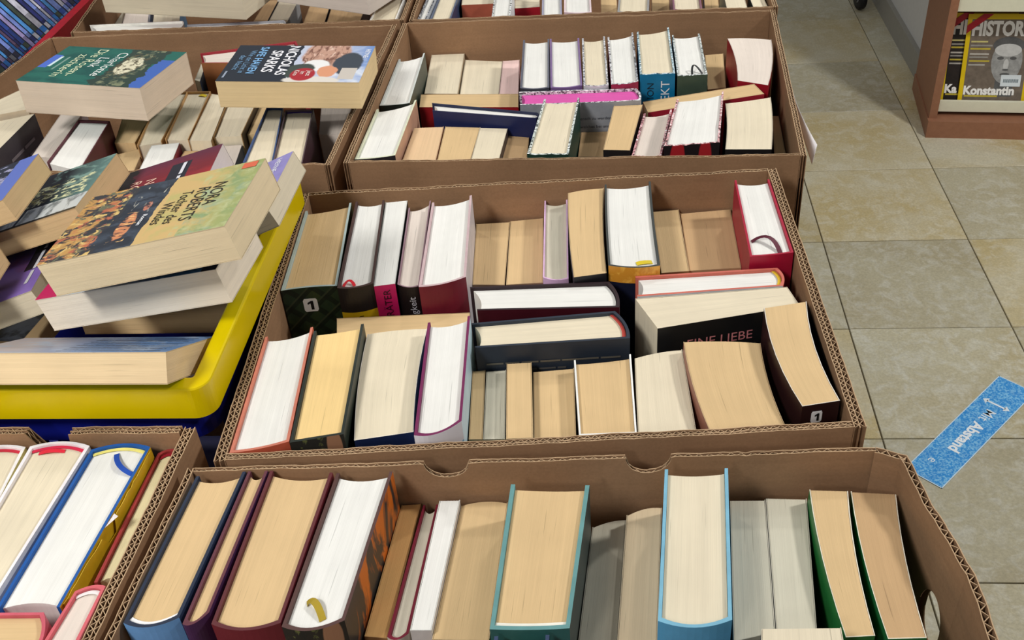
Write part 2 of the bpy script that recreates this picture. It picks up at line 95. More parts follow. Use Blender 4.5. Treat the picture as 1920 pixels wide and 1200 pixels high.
{'k': 'h', 'q': [[0.0951, 1.4676, 1.096], [0.135, 1.4716, 1.096], [0.1352, 1.3315, 1.096], [0.0949, 1.3314, 1.096]], 'd': [0.0, 0.0, -0.228], 'pg': (231, 230, 224), 'cv': (62, 80, 66), 'label': 'hardcover with grey-green spine and black elastic loop in upper box', 'group': 'books in the upper right box', 'edge': (190, 200, 196), 'jk': 1, 'ribbon': 'loop', 'spr': 0.001},
{'k': 'p', 'q': [[0.1468, 1.4989, 1.05], [0.1738, 1.5023, 1.05], [0.167, 1.3869, 1.05], [0.1414, 1.382, 1.05]], 'd': [0.0, 0.0, -0.182], 'pg': (214, 184, 138), 'cv': (180, 150, 110), 'label': 'slim low tan paperback left of the red paperback in upper box', 'group': 'books in the upper right box'},
{'k': 'p', 'q': [[0.1727, 1.4513, 1.095], [0.2329, 1.4419, 1.095], [0.2103, 1.2954, 1.095], [0.1729, 1.3128, 1.095]], 'd': [0.0, 0.0, -0.227], 'pg': (224, 212, 200), 'cv': (150, 20, 36), 'label': 'fat red paperback with curved page block in back right corner of upper box', 'group': 'books in the upper right box', 'bow': 0.003, 'bend': 0.004},
{'k': 'p', 'q': [[0.0485, 1.3197, 1.065], [0.0545, 1.2877, 1.065], [0.2028, 1.2727, 1.094], [0.1934, 1.3028, 1.094]], 'd': [0.0, 0.0, -0.192], 'pg': (214, 184, 138), 'cv': (150, 24, 44), 'label': 'tan-edged paperback lying diagonally crosswise in upper box', 'group': 'books in the upper right box'},
{'k': 'h', 'q': [[-0.118, 1.3135, 1.088], [-0.1147, 1.2753, 1.088], [0.0434, 1.2781, 1.088], [0.039, 1.3147, 1.088]], 'd': [0.0, 0.0, -0.22], 'pg': (214, 92, 168), 'cv': (150, 152, 158), 'label': 'hardcover with magenta page edges and grey cover standing crosswise', 'group': 'books in the upper right box', 'edge': (206, 200, 206), 'jk': 1, 'txt': [('near', 'Mensch zu werden,', 0.62, 0.085, 0.006, (70, 72, 80), ''), ('near', 'welches bei uns', 0.62, 0.125, 0.006, (70, 72, 80), '')]},
{'k': 'p', 'q': [[-0.264, 1.3717, 1.062], [-0.2608, 1.3313, 1.062], [-0.1213, 1.3216, 1.062], [-0.1238, 1.3631, 1.062]], 'd': [0.0, 0.0, -0.194], 'pg': (214, 184, 138), 'cv': (150, 24, 30), 'label': 'tan-edged paperback with red spine standing crosswise in upper box', 'group': 'books in the upper right box'},
{'k': 'h', 'q': [[-0.2338, 1.2857, 1.09], [-0.2301, 1.2622, 1.09], [-0.0912, 1.2316, 1.09], [-0.0906, 1.2479, 1.09]], 'd': [0.0, 0.0, -0.222], 'pg': (231, 230, 224), 'cv': (28, 36, 78), 'label': 'thin navy hardcover standing crosswise in upper box', 'group': 'books in the upper right box', 'edge': (36, 42, 70), 'bt': 0.0016},
{'k': 'h', 'q': [[-0.3062, 1.2678, 1.092], [-0.2556, 1.2928, 1.092], [-0.2612, 1.1404, 1.092], [-0.3109, 1.1324, 1.092]], 'd': [0.0, 0.0, -0.224], 'pg': (231, 230, 224), 'cv': (40, 36, 40), 'label': 'white-paged hardcover in front left corner of upper box', 'group': 'books in the upper right box', 'edge': (212, 216, 190), 'cside': (190, 150, 126), 'spr': 0.002},
{'k': 'p', 'q': [[-0.2542, 1.246, 1.074], [-0.2152, 1.2481, 1.074], [-0.2148, 1.158, 1.074], [-0.2572, 1.1603, 1.074]], 'd': [0.0, 0.0, -0.206], 'pg': (224, 192, 152), 'cv': (190, 150, 120), 'label': 'tan paperback first of three level ones in upper box front row', 'group': 'books in the upper right box'},
{'k': 'p', 'q': [[-0.213, 1.2479, 1.074], [-0.1663, 1.242, 1.074], [-0.1707, 1.1556, 1.074], [-0.2127, 1.1579, 1.074]], 'd': [0.0, 0.0, -0.206], 'pg': (214, 184, 138), 'cv': (190, 150, 110), 'label': 'golden tan paperback second of three level ones in upper box front row', 'group': 'books in the upper right box'},
{'k': 'p', 'q': [[-0.1663, 1.242, 1.074], [-0.1295, 1.2366, 1.074], [-0.1347, 1.1563, 1.074], [-0.17, 1.1555, 1.074]], 'd': [0.0, 0.0, -0.206], 'pg': (224, 212, 186), 'cv': (60, 50, 50), 'label': 'pale paperback third of three level ones in upper box front row', 'group': 'books in the upper right box'},
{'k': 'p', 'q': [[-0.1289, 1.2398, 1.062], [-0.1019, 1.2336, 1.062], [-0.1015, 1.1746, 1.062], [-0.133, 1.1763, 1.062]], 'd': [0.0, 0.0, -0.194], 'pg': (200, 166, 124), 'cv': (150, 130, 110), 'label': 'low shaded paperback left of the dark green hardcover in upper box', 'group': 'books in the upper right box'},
{'k': 'h', 'q': [[-0.0822, 1.2701, 1.097], [-0.0355, 1.2714, 1.097], [-0.0466, 1.122, 1.097], [-0.0968, 1.1248, 1.097]], 'd': [0.0, 0.0, -0.229], 'pg': (224, 212, 186), 'cv': (30, 60, 50), 'label': 'white-edged hardcover with dark green spine in upper box front row', 'group': 'books in the upper right box', 'edge': (206, 216, 210), 'jk': 1, 'spr': 0.001},
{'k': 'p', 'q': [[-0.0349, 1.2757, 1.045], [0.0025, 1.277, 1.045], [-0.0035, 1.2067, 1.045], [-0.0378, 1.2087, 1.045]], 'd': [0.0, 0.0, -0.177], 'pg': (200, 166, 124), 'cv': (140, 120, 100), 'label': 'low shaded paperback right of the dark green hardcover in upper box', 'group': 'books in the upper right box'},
{'k': 'p', 'q': [[0.0092, 1.277, 1.082], [0.0469, 1.2774, 1.082], [0.0274, 1.1543, 1.082], [-0.0052, 1.1575, 1.082]], 'd': [0.0, 0.0, -0.214], 'pg': (214, 184, 138), 'cv': (30, 28, 30), 'label': 'tan paperback with black spine in upper box front row', 'group': 'books in the upper right box'},
{'k': 'h', 'q': [[0.0478, 1.2593, 1.078], [0.0848, 1.2674, 1.078], [0.0653, 1.1461, 1.078], [0.0292, 1.1481, 1.078]], 'd': [0.0, 0.0, -0.21], 'pg': (224, 212, 200), 'cv': (206, 120, 128), 'label': 'slim pink-boarded hardcover in upper box front row', 'group': 'books in the upper right box', 'edge': (214, 150, 156), 'jk': 1},
{'k': 'h', 'q': [[0.0896, 1.2547, 1.1], [0.1507, 1.2719, 1.1], [0.1331, 1.135, 1.1], [0.0673, 1.1297, 1.1]], 'd': [0.0, 0.0, -0.232], 'pg': (231, 230, 224), 'cv': (34, 26, 30), 'label': 'thick hardcover with black and red spine and pink board edges in upper box', 'group': 'books in the upper right box', 'edge': (222, 166, 168), 'jk': 1, 'spine': 'black_red', 'spr': 0.001},
{'k': 'p', 'q': [[0.1519, 1.2569, 1.09], [0.211, 1.2711, 1.09], [0.1948, 1.1328, 1.09], [0.1406, 1.1359, 1.09]], 'd': [0.0, 0.0, -0.222], 'pg': (224, 212, 186), 'cv': (24, 24, 26), 'label': 'fat cream paperback with black spine near the right wall of upper box', 'group': 'books in the upper right box', 'bow': -0.001, 'bend': 0.002},
{'k': 'p', 'q': [[0.2229, 1.3165, 1.04], [0.2312, 1.3157, 1.04], [0.2263, 1.2112, 1.04], [0.2123, 1.2121, 1.04]], 'd': [0.0, 0.0, -0.172], 'pg': (214, 184, 138), 'cv': (170, 130, 100), 'label': 'low tan paperback against the right wall of upper box', 'group': 'books in the upper right box'},
{'k': 'p', 'q': [[-0.8575, 1.1481, 1.085], [-0.8081, 1.1664, 1.085], [-0.8026, 1.3028, 1.085], [-0.8543, 1.2788, 1.085]], 'd': [0.0, 0.0, -0.217], 'pg': (224, 212, 186), 'cv': (66, 60, 66), 'label': 'dark grey covered paperback with cream pages at left edge of left box', 'group': 'standing books in the left box', 'txt': [('near', '~6 5', 0.6, 0.1, 0.01, (130, 122, 126), ''), ('near', '~2 4', 0.7, 0.15, 0.01, (120, 112, 116), '')]},
{'k': 'p', 'q': [[-0.8882, 1.3119, 1.09], [-0.8741, 1.2831, 1.09], [-0.8128, 1.3067, 1.09], [-0.8504, 1.378, 1.09]], 'd': [0.0, 0.0, -0.222], 'pg': (224, 212, 186), 'cv': (220, 200, 170), 'label': 'cream paperback under the left corner of the green novel', 'group': 'standing books in the left box'},
{'k': 'p', 'q': [[-0.7813, 1.2257, 1.06], [-0.7514, 1.2182, 1.06], [-0.7605, 1.3632, 1.06], [-0.7941, 1.3655, 1.06]], 'd': [0.0, 0.0, -0.192], 'pg': (224, 212, 200), 'cv': (210, 190, 190), 'label': 'pinkish low paperback left of the maroon-sided white book', 'group': 'standing books in the left box'},
{'k': 'h', 'q': [[-0.723, 1.1604, 1.085], [-0.6682, 1.1356, 1.085], [-0.6807, 1.2722, 1.085], [-0.7284, 1.2785, 1.085]], 'd': [0.0, 0.0, -0.217], 'pg': (231, 230, 224), 'cv': (84, 36, 48), 'label': 'white-paged hardcover with dark maroon side in left box', 'group': 'standing books in the left box', 'edge': (90, 44, 54), 'bt': 0.0016, 'spr': 0.001, 'conc': 0},
{'k': 'p', 'q': [[-0.6753, 1.2558, 1.06], [-0.6459, 1.2544, 1.06], [-0.6526, 1.3439, 1.06], [-0.696, 1.3469, 1.06]], 'd': [0.0, 0.0, -0.192], 'pg': (214, 184, 138), 'cv': (176, 150, 110), 'label': 'tan paperback under the green novel', 'group': 'standing books in the left box'},
{'k': 'h', 'q': [[-0.6329, 1.2325, 1.068], [-0.6018, 1.2426, 1.068], [-0.6133, 1.3938, 1.068], [-0.656, 1.3971, 1.068]], 'd': [0.0, 0.0, -0.2], 'pg': (224, 212, 186), 'cv': (176, 136, 84), 'label': 'cream-paged book with gilt-brown boards, first of two in left box', 'group': 'standing books in the left box', 'edge': (176, 136, 88), 'bt': 0.0012, 'spr': 0, 'conc': 0},
{'k': 'h', 'q': [[-0.5968, 1.2439, 1.07], [-0.5629, 1.2405, 1.07], [-0.5763, 1.3886, 1.07], [-0.6126, 1.3896, 1.07]], 'd': [0.0, 0.0, -0.202], 'pg': (224, 212, 186), 'cv': (186, 146, 96), 'label': 'cream-paged book with gilt-brown boards and yellow tab in left box', 'group': 'standing books in the left box', 'ribbon': 'yellowtab', 'edge': (186, 146, 96), 'bt': 0.0012, 'spr': 0, 'conc': 0},
{'k': 'p', 'q': [[-0.5603, 1.2366, 1.07], [-0.5298, 1.2346, 1.07], [-0.5442, 1.3704, 1.07], [-0.5719, 1.3795, 1.07]], 'd': [0.0, 0.0, -0.202], 'pg': (224, 212, 186), 'cv': (170, 130, 80), 'label': 'cream paperback right of the yellow tab in left box', 'group': 'standing books in the left box'},
{'k': 'h', 'q': [[-0.5305, 1.247, 1.07], [-0.4917, 1.2503, 1.07], [-0.4965, 1.3585, 1.07], [-0.5421, 1.3618, 1.07]], 'd': [0.0, 0.0, -0.202], 'pg': (224, 212, 186), 'cv': (60, 50, 44), 'label': 'pale-paged book with black right board below the portrait novel', 'group': 'standing books in the left box', 'edge': (150, 116, 70), 'bt': 0.0012, 'spr': 0, 'conc': 0},
{'k': 'p', 'q': [[-0.4914, 1.2694, 1.06], [-0.4742, 1.2682, 1.06], [-0.4821, 1.378, 1.06], [-0.4972, 1.3792, 1.06]], 'd': [0.0, 0.0, -0.192], 'pg': (214, 184, 138), 'cv': (180, 140, 90), 'label': 'slim tan paperback left of the blue-edged thin hardcover', 'group': 'standing books in the left box'},
{'k': 'h', 'q': [[-0.4543, 1.1357, 1.09], [-0.4147, 1.1336, 1.09], [-0.439, 1.2874, 1.09], [-0.4626, 1.289, 1.09]], 'd': [0.0, 0.0, -0.222], 'pg': (224, 212, 186), 'cv': (196, 206, 196), 'label': 'thin hardcover with navy-blue inner edge in left box', 'group': 'standing books in the left box', 'edge': (60, 84, 130), 'bt': 0.0018, 'spr': 0.002, 'band': (60, 84, 130)},
{'k': 'h', 'q': [[-0.4144, 1.134, 1.092], [-0.3757, 1.1279, 1.092], [-0.3934, 1.2738, 1.092], [-0.4323, 1.2734, 1.092]], 'd': [0.0, 0.0, -0.224], 'pg': (224, 212, 186), 'cv': (62, 34, 46), 'label': 'white-paged hardcover with purple headband and dark side in left box', 'group': 'standing books in the left box', 'edge': (92, 76, 80), 'bt': 0.0016, 'spr': 0.001, 'band': (62, 40, 120), 'conc': 0},
{'k': 'p', 'q': [[-0.3895, 1.263, 1.06], [-0.3569, 1.2609, 1.06], [-0.3593, 1.3522, 1.06], [-0.4054, 1.3554, 1.06]], 'd': [0.0, 0.0, -0.192], 'pg': (224, 212, 200), 'cv': (190, 160, 130), 'label': 'tan paperback under the right end of the portrait novel', 'group': 'standing books in the left box'},
{'k': 'p', 'q': [[-0.3559, 1.2397, 1.03], [-0.3559, 1.2373, 1.03], [-0.3576, 1.3022, 1.03], [-0.3577, 1.3049, 1.03]], 'd': [0.0, 0.0, -0.162], 'pg': (214, 184, 138), 'cv': (190, 150, 100), 'label': 'low tan paperback in front right corner of left box', 'group': 'standing books in the left box'},
{'k': 'p', 'q': [[-0.6607, 1.1893, 1.05], [-0.6276, 1.1903, 1.05], [-0.6371, 1.2592, 1.05], [-0.6711, 1.2397, 1.05]], 'd': [0.0, 0.0, -0.182], 'pg': (214, 184, 138), 'cv': (210, 180, 130), 'label': 'tan paperback left of the small white book in left box', 'group': 'standing books in the left box'},
{'k': 'p', 'q': [[-0.6066, 1.1536, 1.065], [-0.5699, 1.1864, 1.065], [-0.577, 1.2414, 1.065], [-0.6143, 1.2354, 1.065]], 'd': [0.0, 0.0, -0.197], 'pg': (231, 230, 224), 'cv': (120, 24, 50), 'label': 'small white-edged book with dark red side in left box', 'group': 'standing books in the left box'},
{'k': 'p', 'q': [[-0.57, 1.1902, 1.055], [-0.5357, 1.1924, 1.055], [-0.5408, 1.2349, 1.055], [-0.571, 1.2366, 1.055]], 'd': [0.0, 0.0, -0.187], 'pg': (214, 184, 138), 'cv': (170, 130, 110), 'label': 'tan paperback right of the small white book in left box', 'group': 'standing books in the left box'},
{'k': 'p', 'q': [[-0.5218, 1.1945, 1.055], [-0.4887, 1.1927, 1.055], [-0.4944, 1.2496, 1.055], [-0.5308, 1.2466, 1.055]], 'd': [0.0, 0.0, -0.187], 'pg': (224, 212, 200), 'cv': (70, 80, 100), 'label': 'pale paperback left of the blue-edged thin hardcover in left box', 'group': 'standing books in the left box'},
{'k': 'h', 'q': [[-0.6054, 1.4565, 1.1], [-0.5931, 1.4213, 1.1], [-0.4466, 1.409, 1.1], [-0.466, 1.489, 1.1]], 'd': [0.0, 0.0, -0.232], 'pg': (224, 212, 200), 'cv': (150, 40, 50), 'label': 'red hardcover standing crosswise behind the portrait novel', 'group': 'standing books in the left box', 'edge': (150, 40, 50), 'cside': (150, 96, 60), 'rev': 1},
{'k': 'p', 'q': [[-0.6084, 1.4182, 1.075], [-0.5988, 1.4128, 1.075], [-0.6085, 1.4736, 1.075], [-0.6164, 1.479, 1.075]], 'd': [0.0, 0.0, -0.207], 'pg': (206, 200, 180), 'cv': (30, 40, 60), 'label': 'grey-white paperback between the two flat novels', 'group': 'standing books in the left box'},
{'k': 'p', 'q': [[-0.6035, 1.2291, 1.1516], [-0.6042, 1.2273, 1.1056], [-0.5815, 1.3501, 1.1005], [-0.5808, 1.3519, 1.1465]], 'd': [-0.1839, 0.0341, 0.0015], 'pg': (226, 208, 186), 'cv': 'art_green', 'label': 'thick paperback novel with green landscape cover, title Die Rosenzüchterin', 'group': 'novels lying flat', 'flat': 1, 'art': 'green'},
{'k': 'p', 'q': [[-0.3128, 1.2245, 1.1513], [-0.3143, 1.2239, 1.1151], [-0.3135, 1.3419, 1.113], [-0.312, 1.3425, 1.1492]], 'd': [-0.1868, 0.0014, 0.0078], 'pg': (234, 208, 160), 'cv': 'art_portrait', 'label': 'thick paperback novel with dark portrait cover, title SAFE HAVEN', 'group': 'novels lying flat', 'flat': 1, 'art': 'portrait'},
{'k': 'p', 'q': [[-0.3119, 0.7083, 1.2676], [-0.3045, 0.7075, 1.2349], [-0.2997, 0.8224, 1.2333], [-0.3071, 0.8232, 1.266]], 'd': [-0.1783, 0.0069, -0.0405], 'pg': (232, 213, 176), 'cv': 'art_wind', 'label': 'paperback novel with orange, blue and green painted cover, title Tochter des Windes', 'group': 'novels lying flat', 'flat': 1, 'art': 'wind'},
{'k': 'p', 'q': [[-0.3431, 0.7367, 1.205], [-0.336, 0.7355, 1.1697], [-0.3313, 0.8267, 1.1677], [-0.3383, 0.8278, 1.203]], 'd': [-0.1831, 0.0088, -0.037], 'pg': (234, 222, 202), 'cv': 'art_sea', 'label': 'paperback with blue and pink cover beneath the painted novel', 'group': 'novels lying flat', 'flat': 1},
{'k': 'p', 'q': [[-0.371, 0.6604, 1.1745], [-0.371, 0.6459, 1.1511], [-0.37, 0.7372, 1.0946], [-0.3699, 0.7516, 1.118]], 'd': [-0.187, 0.0018, -0.0004], 'pg': (230, 204, 162), 'cv': 'art_text', 'label': 'paperback with blue text-covered back lying on the front rim of yellow crate', 'group': 'novels lying flat', 'flat': 1, 'art': 'text'},
{'k': 'p', 'q': [[-0.5215, 0.8539, 1.2], [-0.514, 0.8535, 1.1751], [-0.5144, 0.9676, 1.1731], [-0.5219, 0.968, 1.198]], 'd': [-0.179, -0.0015, -0.0542], 'pg': (214, 184, 138), 'cv': 'art_floral', 'label': 'dark flower-covered paperback in the yellow crate', 'group': 'novels lying flat', 'flat': 1},
{'k': 'p', 'q': [[-0.4098, 0.8936, 1.19], [-0.4033, 0.8936, 1.1648], [-0.4107, 1.0016, 1.1628], [-0.4172, 1.0017, 1.188]], 'd': [-0.1806, -0.0133, -0.0468], 'pg': (224, 212, 200), 'cv': 'art_red', 'label': 'red paperback titled NORA ROBERTS half under the painted novel', 'group': 'novels lying flat', 'flat': 1, 'art': 'red'},
{'k': 'p', 'q': [[-0.3383, 0.8752, 1.185], [-0.3283, 0.8742, 1.161], [-0.3287, 0.9941, 1.156], [-0.3387, 0.9951, 1.18]], 'd': [-0.1726, -0.0035, -0.0719], 'pg': (224, 212, 186), 'cv': 'art_lavender', 'label': 'lavender paperback behind the painted novel, at the crate right edge', 'group': 'novels lying flat', 'flat': 1, 'art': 'lav'},
{'k': 'p', 'q': [[-0.5794, 0.8353, 1.222], [-0.5724, 0.8353, 1.199], [-0.5784, 0.9304, 1.197], [-0.5854, 0.9305, 1.22]], 'd': [-0.1786, -0.0124, -0.0539], 'pg': (214, 184, 138), 'cv': 'art_blue', 'label': 'blue paperback at left edge of the yellow crate', 'group': 'novels lying flat', 'flat': 1},
{'k': 'p', 'q': [[-0.5902, 0.7512, 1.2], [-0.5812, 0.7499, 1.159], [-0.5925, 0.8268, 1.154], [-0.6015, 0.8281, 1.195]], 'd': [-0.1806, -0.0292, -0.0386], 'pg': (214, 184, 138), 'cv': 'art_tan', 'label': 'paperback at far left of the crate showing only its tan page end', 'group': 'novels lying flat', 'flat': 1},
{'k': 'p', 'q': [[-0.5523, 0.7829, 1.152], [-0.5446, 0.783, 1.1261], [-0.5603, 0.9081, 1.1221], [-0.5681, 0.9079, 1.148]], 'd': [-0.1776, -0.0241, -0.0534], 'pg': (224, 212, 186), 'cv': 'art_purple', 'label': 'purple paperback left of the painted novel', 'group': 'novels lying flat', 'flat': 1, 'art': 'purple'},
{'k': 'p', 'q': [[-0.611, 0.8179, 1.062], [-0.6096, 0.817, 1.032], [-0.6021, 0.894, 1.03], [-0.6035, 0.8949, 1.06]], 'd': [-0.1859, 0.0179, -0.0092], 'pg': (214, 184, 138), 'cv': 'art_grey', 'label': 'grey-covered paperback low at the left of the crate', 'group': 'novels lying flat', 'flat': 1},
{'k': 'p', 'q': [[-0.376, 0.85, 1.085], [-0.376, 0.85, 1.045], [-0.376, 0.955, 1.045], [-0.376, 0.955, 1.085]], 'd': [-0.184, 0.0, 0.0], 'pg': (214, 184, 138), 'cv': (60, 70, 90), 'label': 'tan-edged paperback lying deep in the yellow crate under the heap', 'group': 'novels lying flat', 'flat': 1},
{'k': 'p', 'q': [[-0.374, 0.735, 1.035], [-0.374, 0.735, 1.005], [-0.374, 0.85, 1.005], [-0.374, 0.85, 1.035]], 'd': [-0.186, 0.0, 0.0], 'pg': (214, 184, 138), 'cv': (120, 90, 70), 'label': 'brown paperback lying deep at the front of the yellow crate', 'group': 'novels lying flat', 'flat': 1},
{'k': 'h', 'q': [[-0.2898, 1.7088, 1.09], [-0.2738, 1.7071, 1.09], [-0.2803, 1.5673, 1.09], [-0.2946, 1.569, 1.09]], 'd': [0, 0, -0.2220000000000001], 'pg': (231, 230, 224), 'cv': (190, 194, 200), 'label': 'silver-jacketed slim hardcover, far left of far right box', 'group': 'books in the far right box', 'edge': (120, 126, 136), 'jk': 1},
{'k': 'h', 'q': [[-0.2731, 1.7193, 1.085], [-0.2392, 1.7158, 1.085], [-0.2432, 1.5759, 1.085], [-0.2772, 1.5794, 1.085]], 'd': [0, 0, -0.21699999999999997], 'pg': (224, 212, 186), 'cv': (48, 62, 92), 'label': 'cream-paged hardcover with navy side in far right box', 'group': 'books in the far right box', 'edge': (90, 100, 120), 'spr': 0.001},
{'k': 'h', 'q': [[-0.1796, 1.7049, 1.095], [-0.1502, 1.7019, 1.095], [-0.1461, 1.562, 1.095], [-0.1757, 1.565, 1.095]], 'd': [0, 0, -0.22699999999999998], 'pg': (231, 230, 224), 'cv': (230, 232, 230), 'label': 'white-edged slim hardcover in far right box', 'group': 'books in the far right box', 'edge': (225, 228, 226), 'jk': 1},
{'k': 'h', 'q': [[-0.1028, 1.705, 1.095], [-0.0718, 1.7019, 1.095], [-0.0668, 1.562, 1.095], [-0.0978, 1.5651, 1.095]], 'd': [0, 0, -0.22699999999999998], 'pg': (231, 230, 224), 'cv': (180, 170, 190), 'label': 'white-paged hardcover with lilac-grey boards in far right box', 'group': 'books in the far right box', 'edge': (160, 160, 180)},
{'k': 'h', 'q': [[-0.0672, 1.7062, 1.098], [-0.0253, 1.7019, 1.098], [-0.0214, 1.562, 1.098], [-0.0634, 1.5663, 1.098]], 'd': [0, 0, -0.2300000000000001], 'pg': (231, 230, 224), 'cv': (226, 200, 206), 'label': 'wide white-paged hardcover with pink right board in far right box', 'group': 'books in the far right box', 'edge': (226, 206, 210)},
{'k': 'p', 'q': [[-0.008, 1.7763, 1.05], [0.0187, 1.7736, 1.05], [0.0191, 1.6536, 1.05], [-0.0076, 1.6563, 1.05]], 'd': [0, 0, -0.18200000000000005], 'pg': (214, 184, 138), 'cv': (190, 170, 140), 'label': 'low tan paperback in middle of far right box', 'group': 'books in the far right box'},
{'k': 'h', 'q': [[0.0251, 1.7066, 1.095], [0.0722, 1.7018, 1.095], [0.0651, 1.562, 1.095], [0.0179, 1.5668, 1.095]], 'd': [0, 0, -0.22699999999999998], 'pg': (224, 212, 186), 'cv': (150, 150, 150), 'label': 'cream-paged hardcover in middle of far right box', 'group': 'books in the far right box', 'edge': (150, 150, 150)},
{'k': 'p', 'q': [[0.0788, 1.7768, 1.05], [0.1075, 1.7738, 1.05], [0.1028, 1.6539, 1.05], [0.0741, 1.6569, 1.05]], 'd': [0, 0, -0.18200000000000005], 'pg': (214, 184, 138), 'cv': (60, 50, 60), 'label': 'low tan paperback between two cream-paged hardcovers in far right box', 'group': 'books in the far right box'},
{'k': 'h', 'q': [[0.1053, 1.7064, 1.095], [0.1484, 1.702, 1.095], [0.1458, 1.562, 1.095], [0.1025, 1.5665, 1.095]], 'd': [0, 0, -0.22699999999999998], 'pg': (224, 212, 186), 'cv': (120, 80, 100), 'label': 'cream-paged hardcover with plum boards in far right box', 'group': 'books in the far right box', 'edge': (130, 90, 106)},
{'k': 'p', 'q': [[0.1657, 1.7725, 1.05], [0.1885, 1.77, 1.05], [0.1817, 1.6502, 1.05], [0.1589, 1.6527, 1.05]], 'd': [0, 0, -0.18200000000000005], 'pg': (214, 184, 138), 'cv': (60, 90, 110), 'label': 'low tan paperback with blue cover in far right box', 'group': 'books in the far right box'},
{'k': 'p', 'q': [[0.1841, 1.6852, 1.09], [0.2145, 1.682, 1.09], [0.2144, 1.562, 1.09], [0.1839, 1.5652, 1.09]], 'd': [0, 0, -0.2220000000000001], 'pg': (224, 212, 186), 'cv': (70, 90, 80), 'label': 'cream-edged paperback with green side in far right box', 'group': 'books in the far right box'},
{'k': 'p', 'q': [[0.2285, 1.682, 1.088], [0.2481, 1.6877, 1.088], [0.2476, 1.5677, 1.088], [0.2261, 1.562, 1.088]], 'd': [0, 0, -0.22000000000000008], 'pg': (224, 212, 186), 'cv': (40, 40, 40), 'label': 'cream paperback in front right corner of far right box', 'group': 'books in the far right box', 'bend': -0.004},
{'k': 'p', 'q': [[-0.2355, 1.6722, 1.075], [-0.2398, 1.7297, 1.075], [-0.1807, 1.7284, 1.075], [-0.1791, 1.6733, 1.075]], 'd': [0.0, 0.0, -0.207], 'pg': (224, 212, 186), 'cv': (176, 92, 70), 'label': 'brick red paperback lying crosswise in far right box', 'group': 'books in the far right box'},
{'k': 'p', 'q': [[-0.149, 1.682, 1.062], [-0.1505, 1.7198, 1.062], [-0.1095, 1.7197, 1.062], [-0.1079, 1.6842, 1.062]], 'd': [0.0, 0.0, -0.194], 'pg': (224, 212, 186), 'cv': (160, 24, 36), 'label': 'dark red paperback crosswise behind the slim white hardcover in far right box', 'group': 'books in the far right box'},
{'k': 'p', 'q': [[-0.5571, 1.5513, 1.167], [-0.5571, 1.5513, 1.112], [-0.5241, 1.6977, 1.112], [-0.5241, 1.6977, 1.167]], 'd': [-0.25, 0.0564, 0.0], 'pg': (224, 212, 186), 'cv': (200, 60, 70), 'label': 'large cream-edged flat book with red cover in far left box', 'group': 'books in the far left box', 'flat': 1},
{'k': 'p', 'q': [[-0.3619, 1.5506, 1.162], [-0.3619, 1.5506, 1.112], [-0.3052, 1.6786, 1.112], [-0.3052, 1.6786, 1.162]], 'd': [-0.1636, 0.0725, 0.0], 'pg': (224, 212, 200), 'cv': (190, 170, 160), 'label': 'large pale flat book tilted over the far left box', 'group': 'books in the far left box', 'flat': 1},
{'k': 'h', 'q': [[-0.8324, 1.5916, 1.098], [-0.8148, 1.5623, 1.098], [-0.6733, 1.5618, 1.098], [-0.6767, 1.5937, 1.098]], 'd': [0.0, 0.0, -0.23], 'pg': (231, 230, 224), 'cv': (226, 224, 216), 'label': 'thin white hardcover crosswise at front of far left box', 'group': 'books in the far left box', 'edge': (232, 230, 222), 'bt': 0.0014},
{'k': 'h', 'q': [[-0.6674, 1.5824, 1.096], [-0.6569, 1.5618, 1.096], [-0.5048, 1.5612, 1.096], [-0.5087, 1.5839, 1.096]], 'd': [0.0, 0.0, -0.228], 'pg': (231, 230, 224), 'cv': (150, 154, 160), 'label': 'thin grey-edged hardcover crosswise at front of far left box', 'group': 'books in the far left box', 'edge': (150, 150, 156), 'bt': 0.0014},
{'k': 'p', 'q': [[-0.8789, 1.8655, 1.04], [-0.8782, 1.8592, 1.04], [-0.8471, 1.7223, 1.04], [-0.8628, 1.7268, 1.04]], 'd': [0.0, 0.0, -0.172], 'pg': (206, 200, 180), 'cv': (120, 110, 120), 'label': 'greyish low paperback in left corner of far left box', 'group': 'books in the far left box'},
{'k': 'p', 'q': [[-0.8741, 1.8445, 1.045], [-0.8312, 1.8383, 1.045], [-0.7924, 1.7103, 1.045], [-0.8404, 1.715, 1.045]], 'd': [0.0, 0.0, -0.177], 'pg': (224, 212, 200), 'cv': (220, 210, 210), 'label': 'pinkish white low paperback in far left box', 'group': 'books in the far left box'},
{'k': 'p', 'q': [[-0.8207, 1.8371, 1.045], [-0.7703, 1.8316, 1.045], [-0.7347, 1.7093, 1.045], [-0.7842, 1.7142, 1.045]], 'd': [0.0, 0.0, -0.177], 'pg': (224, 212, 186), 'cv': (70, 110, 140), 'label': 'low paperback with blue cover in far left box', 'group': 'books in the far left box'},
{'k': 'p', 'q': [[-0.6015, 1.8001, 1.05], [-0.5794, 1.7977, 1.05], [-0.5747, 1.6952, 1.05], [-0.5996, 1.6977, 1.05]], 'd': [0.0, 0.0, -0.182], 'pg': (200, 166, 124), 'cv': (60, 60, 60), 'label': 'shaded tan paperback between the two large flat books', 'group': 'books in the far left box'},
{'k': 'p', 'q': [[-0.5747, 1.7919, 1.052], [-0.5399, 1.7881, 1.052], [-0.5369, 1.6865, 1.052], [-0.5701, 1.6898, 1.052]], 'd': [0.0, 0.0, -0.184], 'pg': (224, 212, 186), 'cv': (160, 160, 160), 'label': 'pale cream paperback right of the shaded tan one in far left box', 'group': 'books in the far left box'},
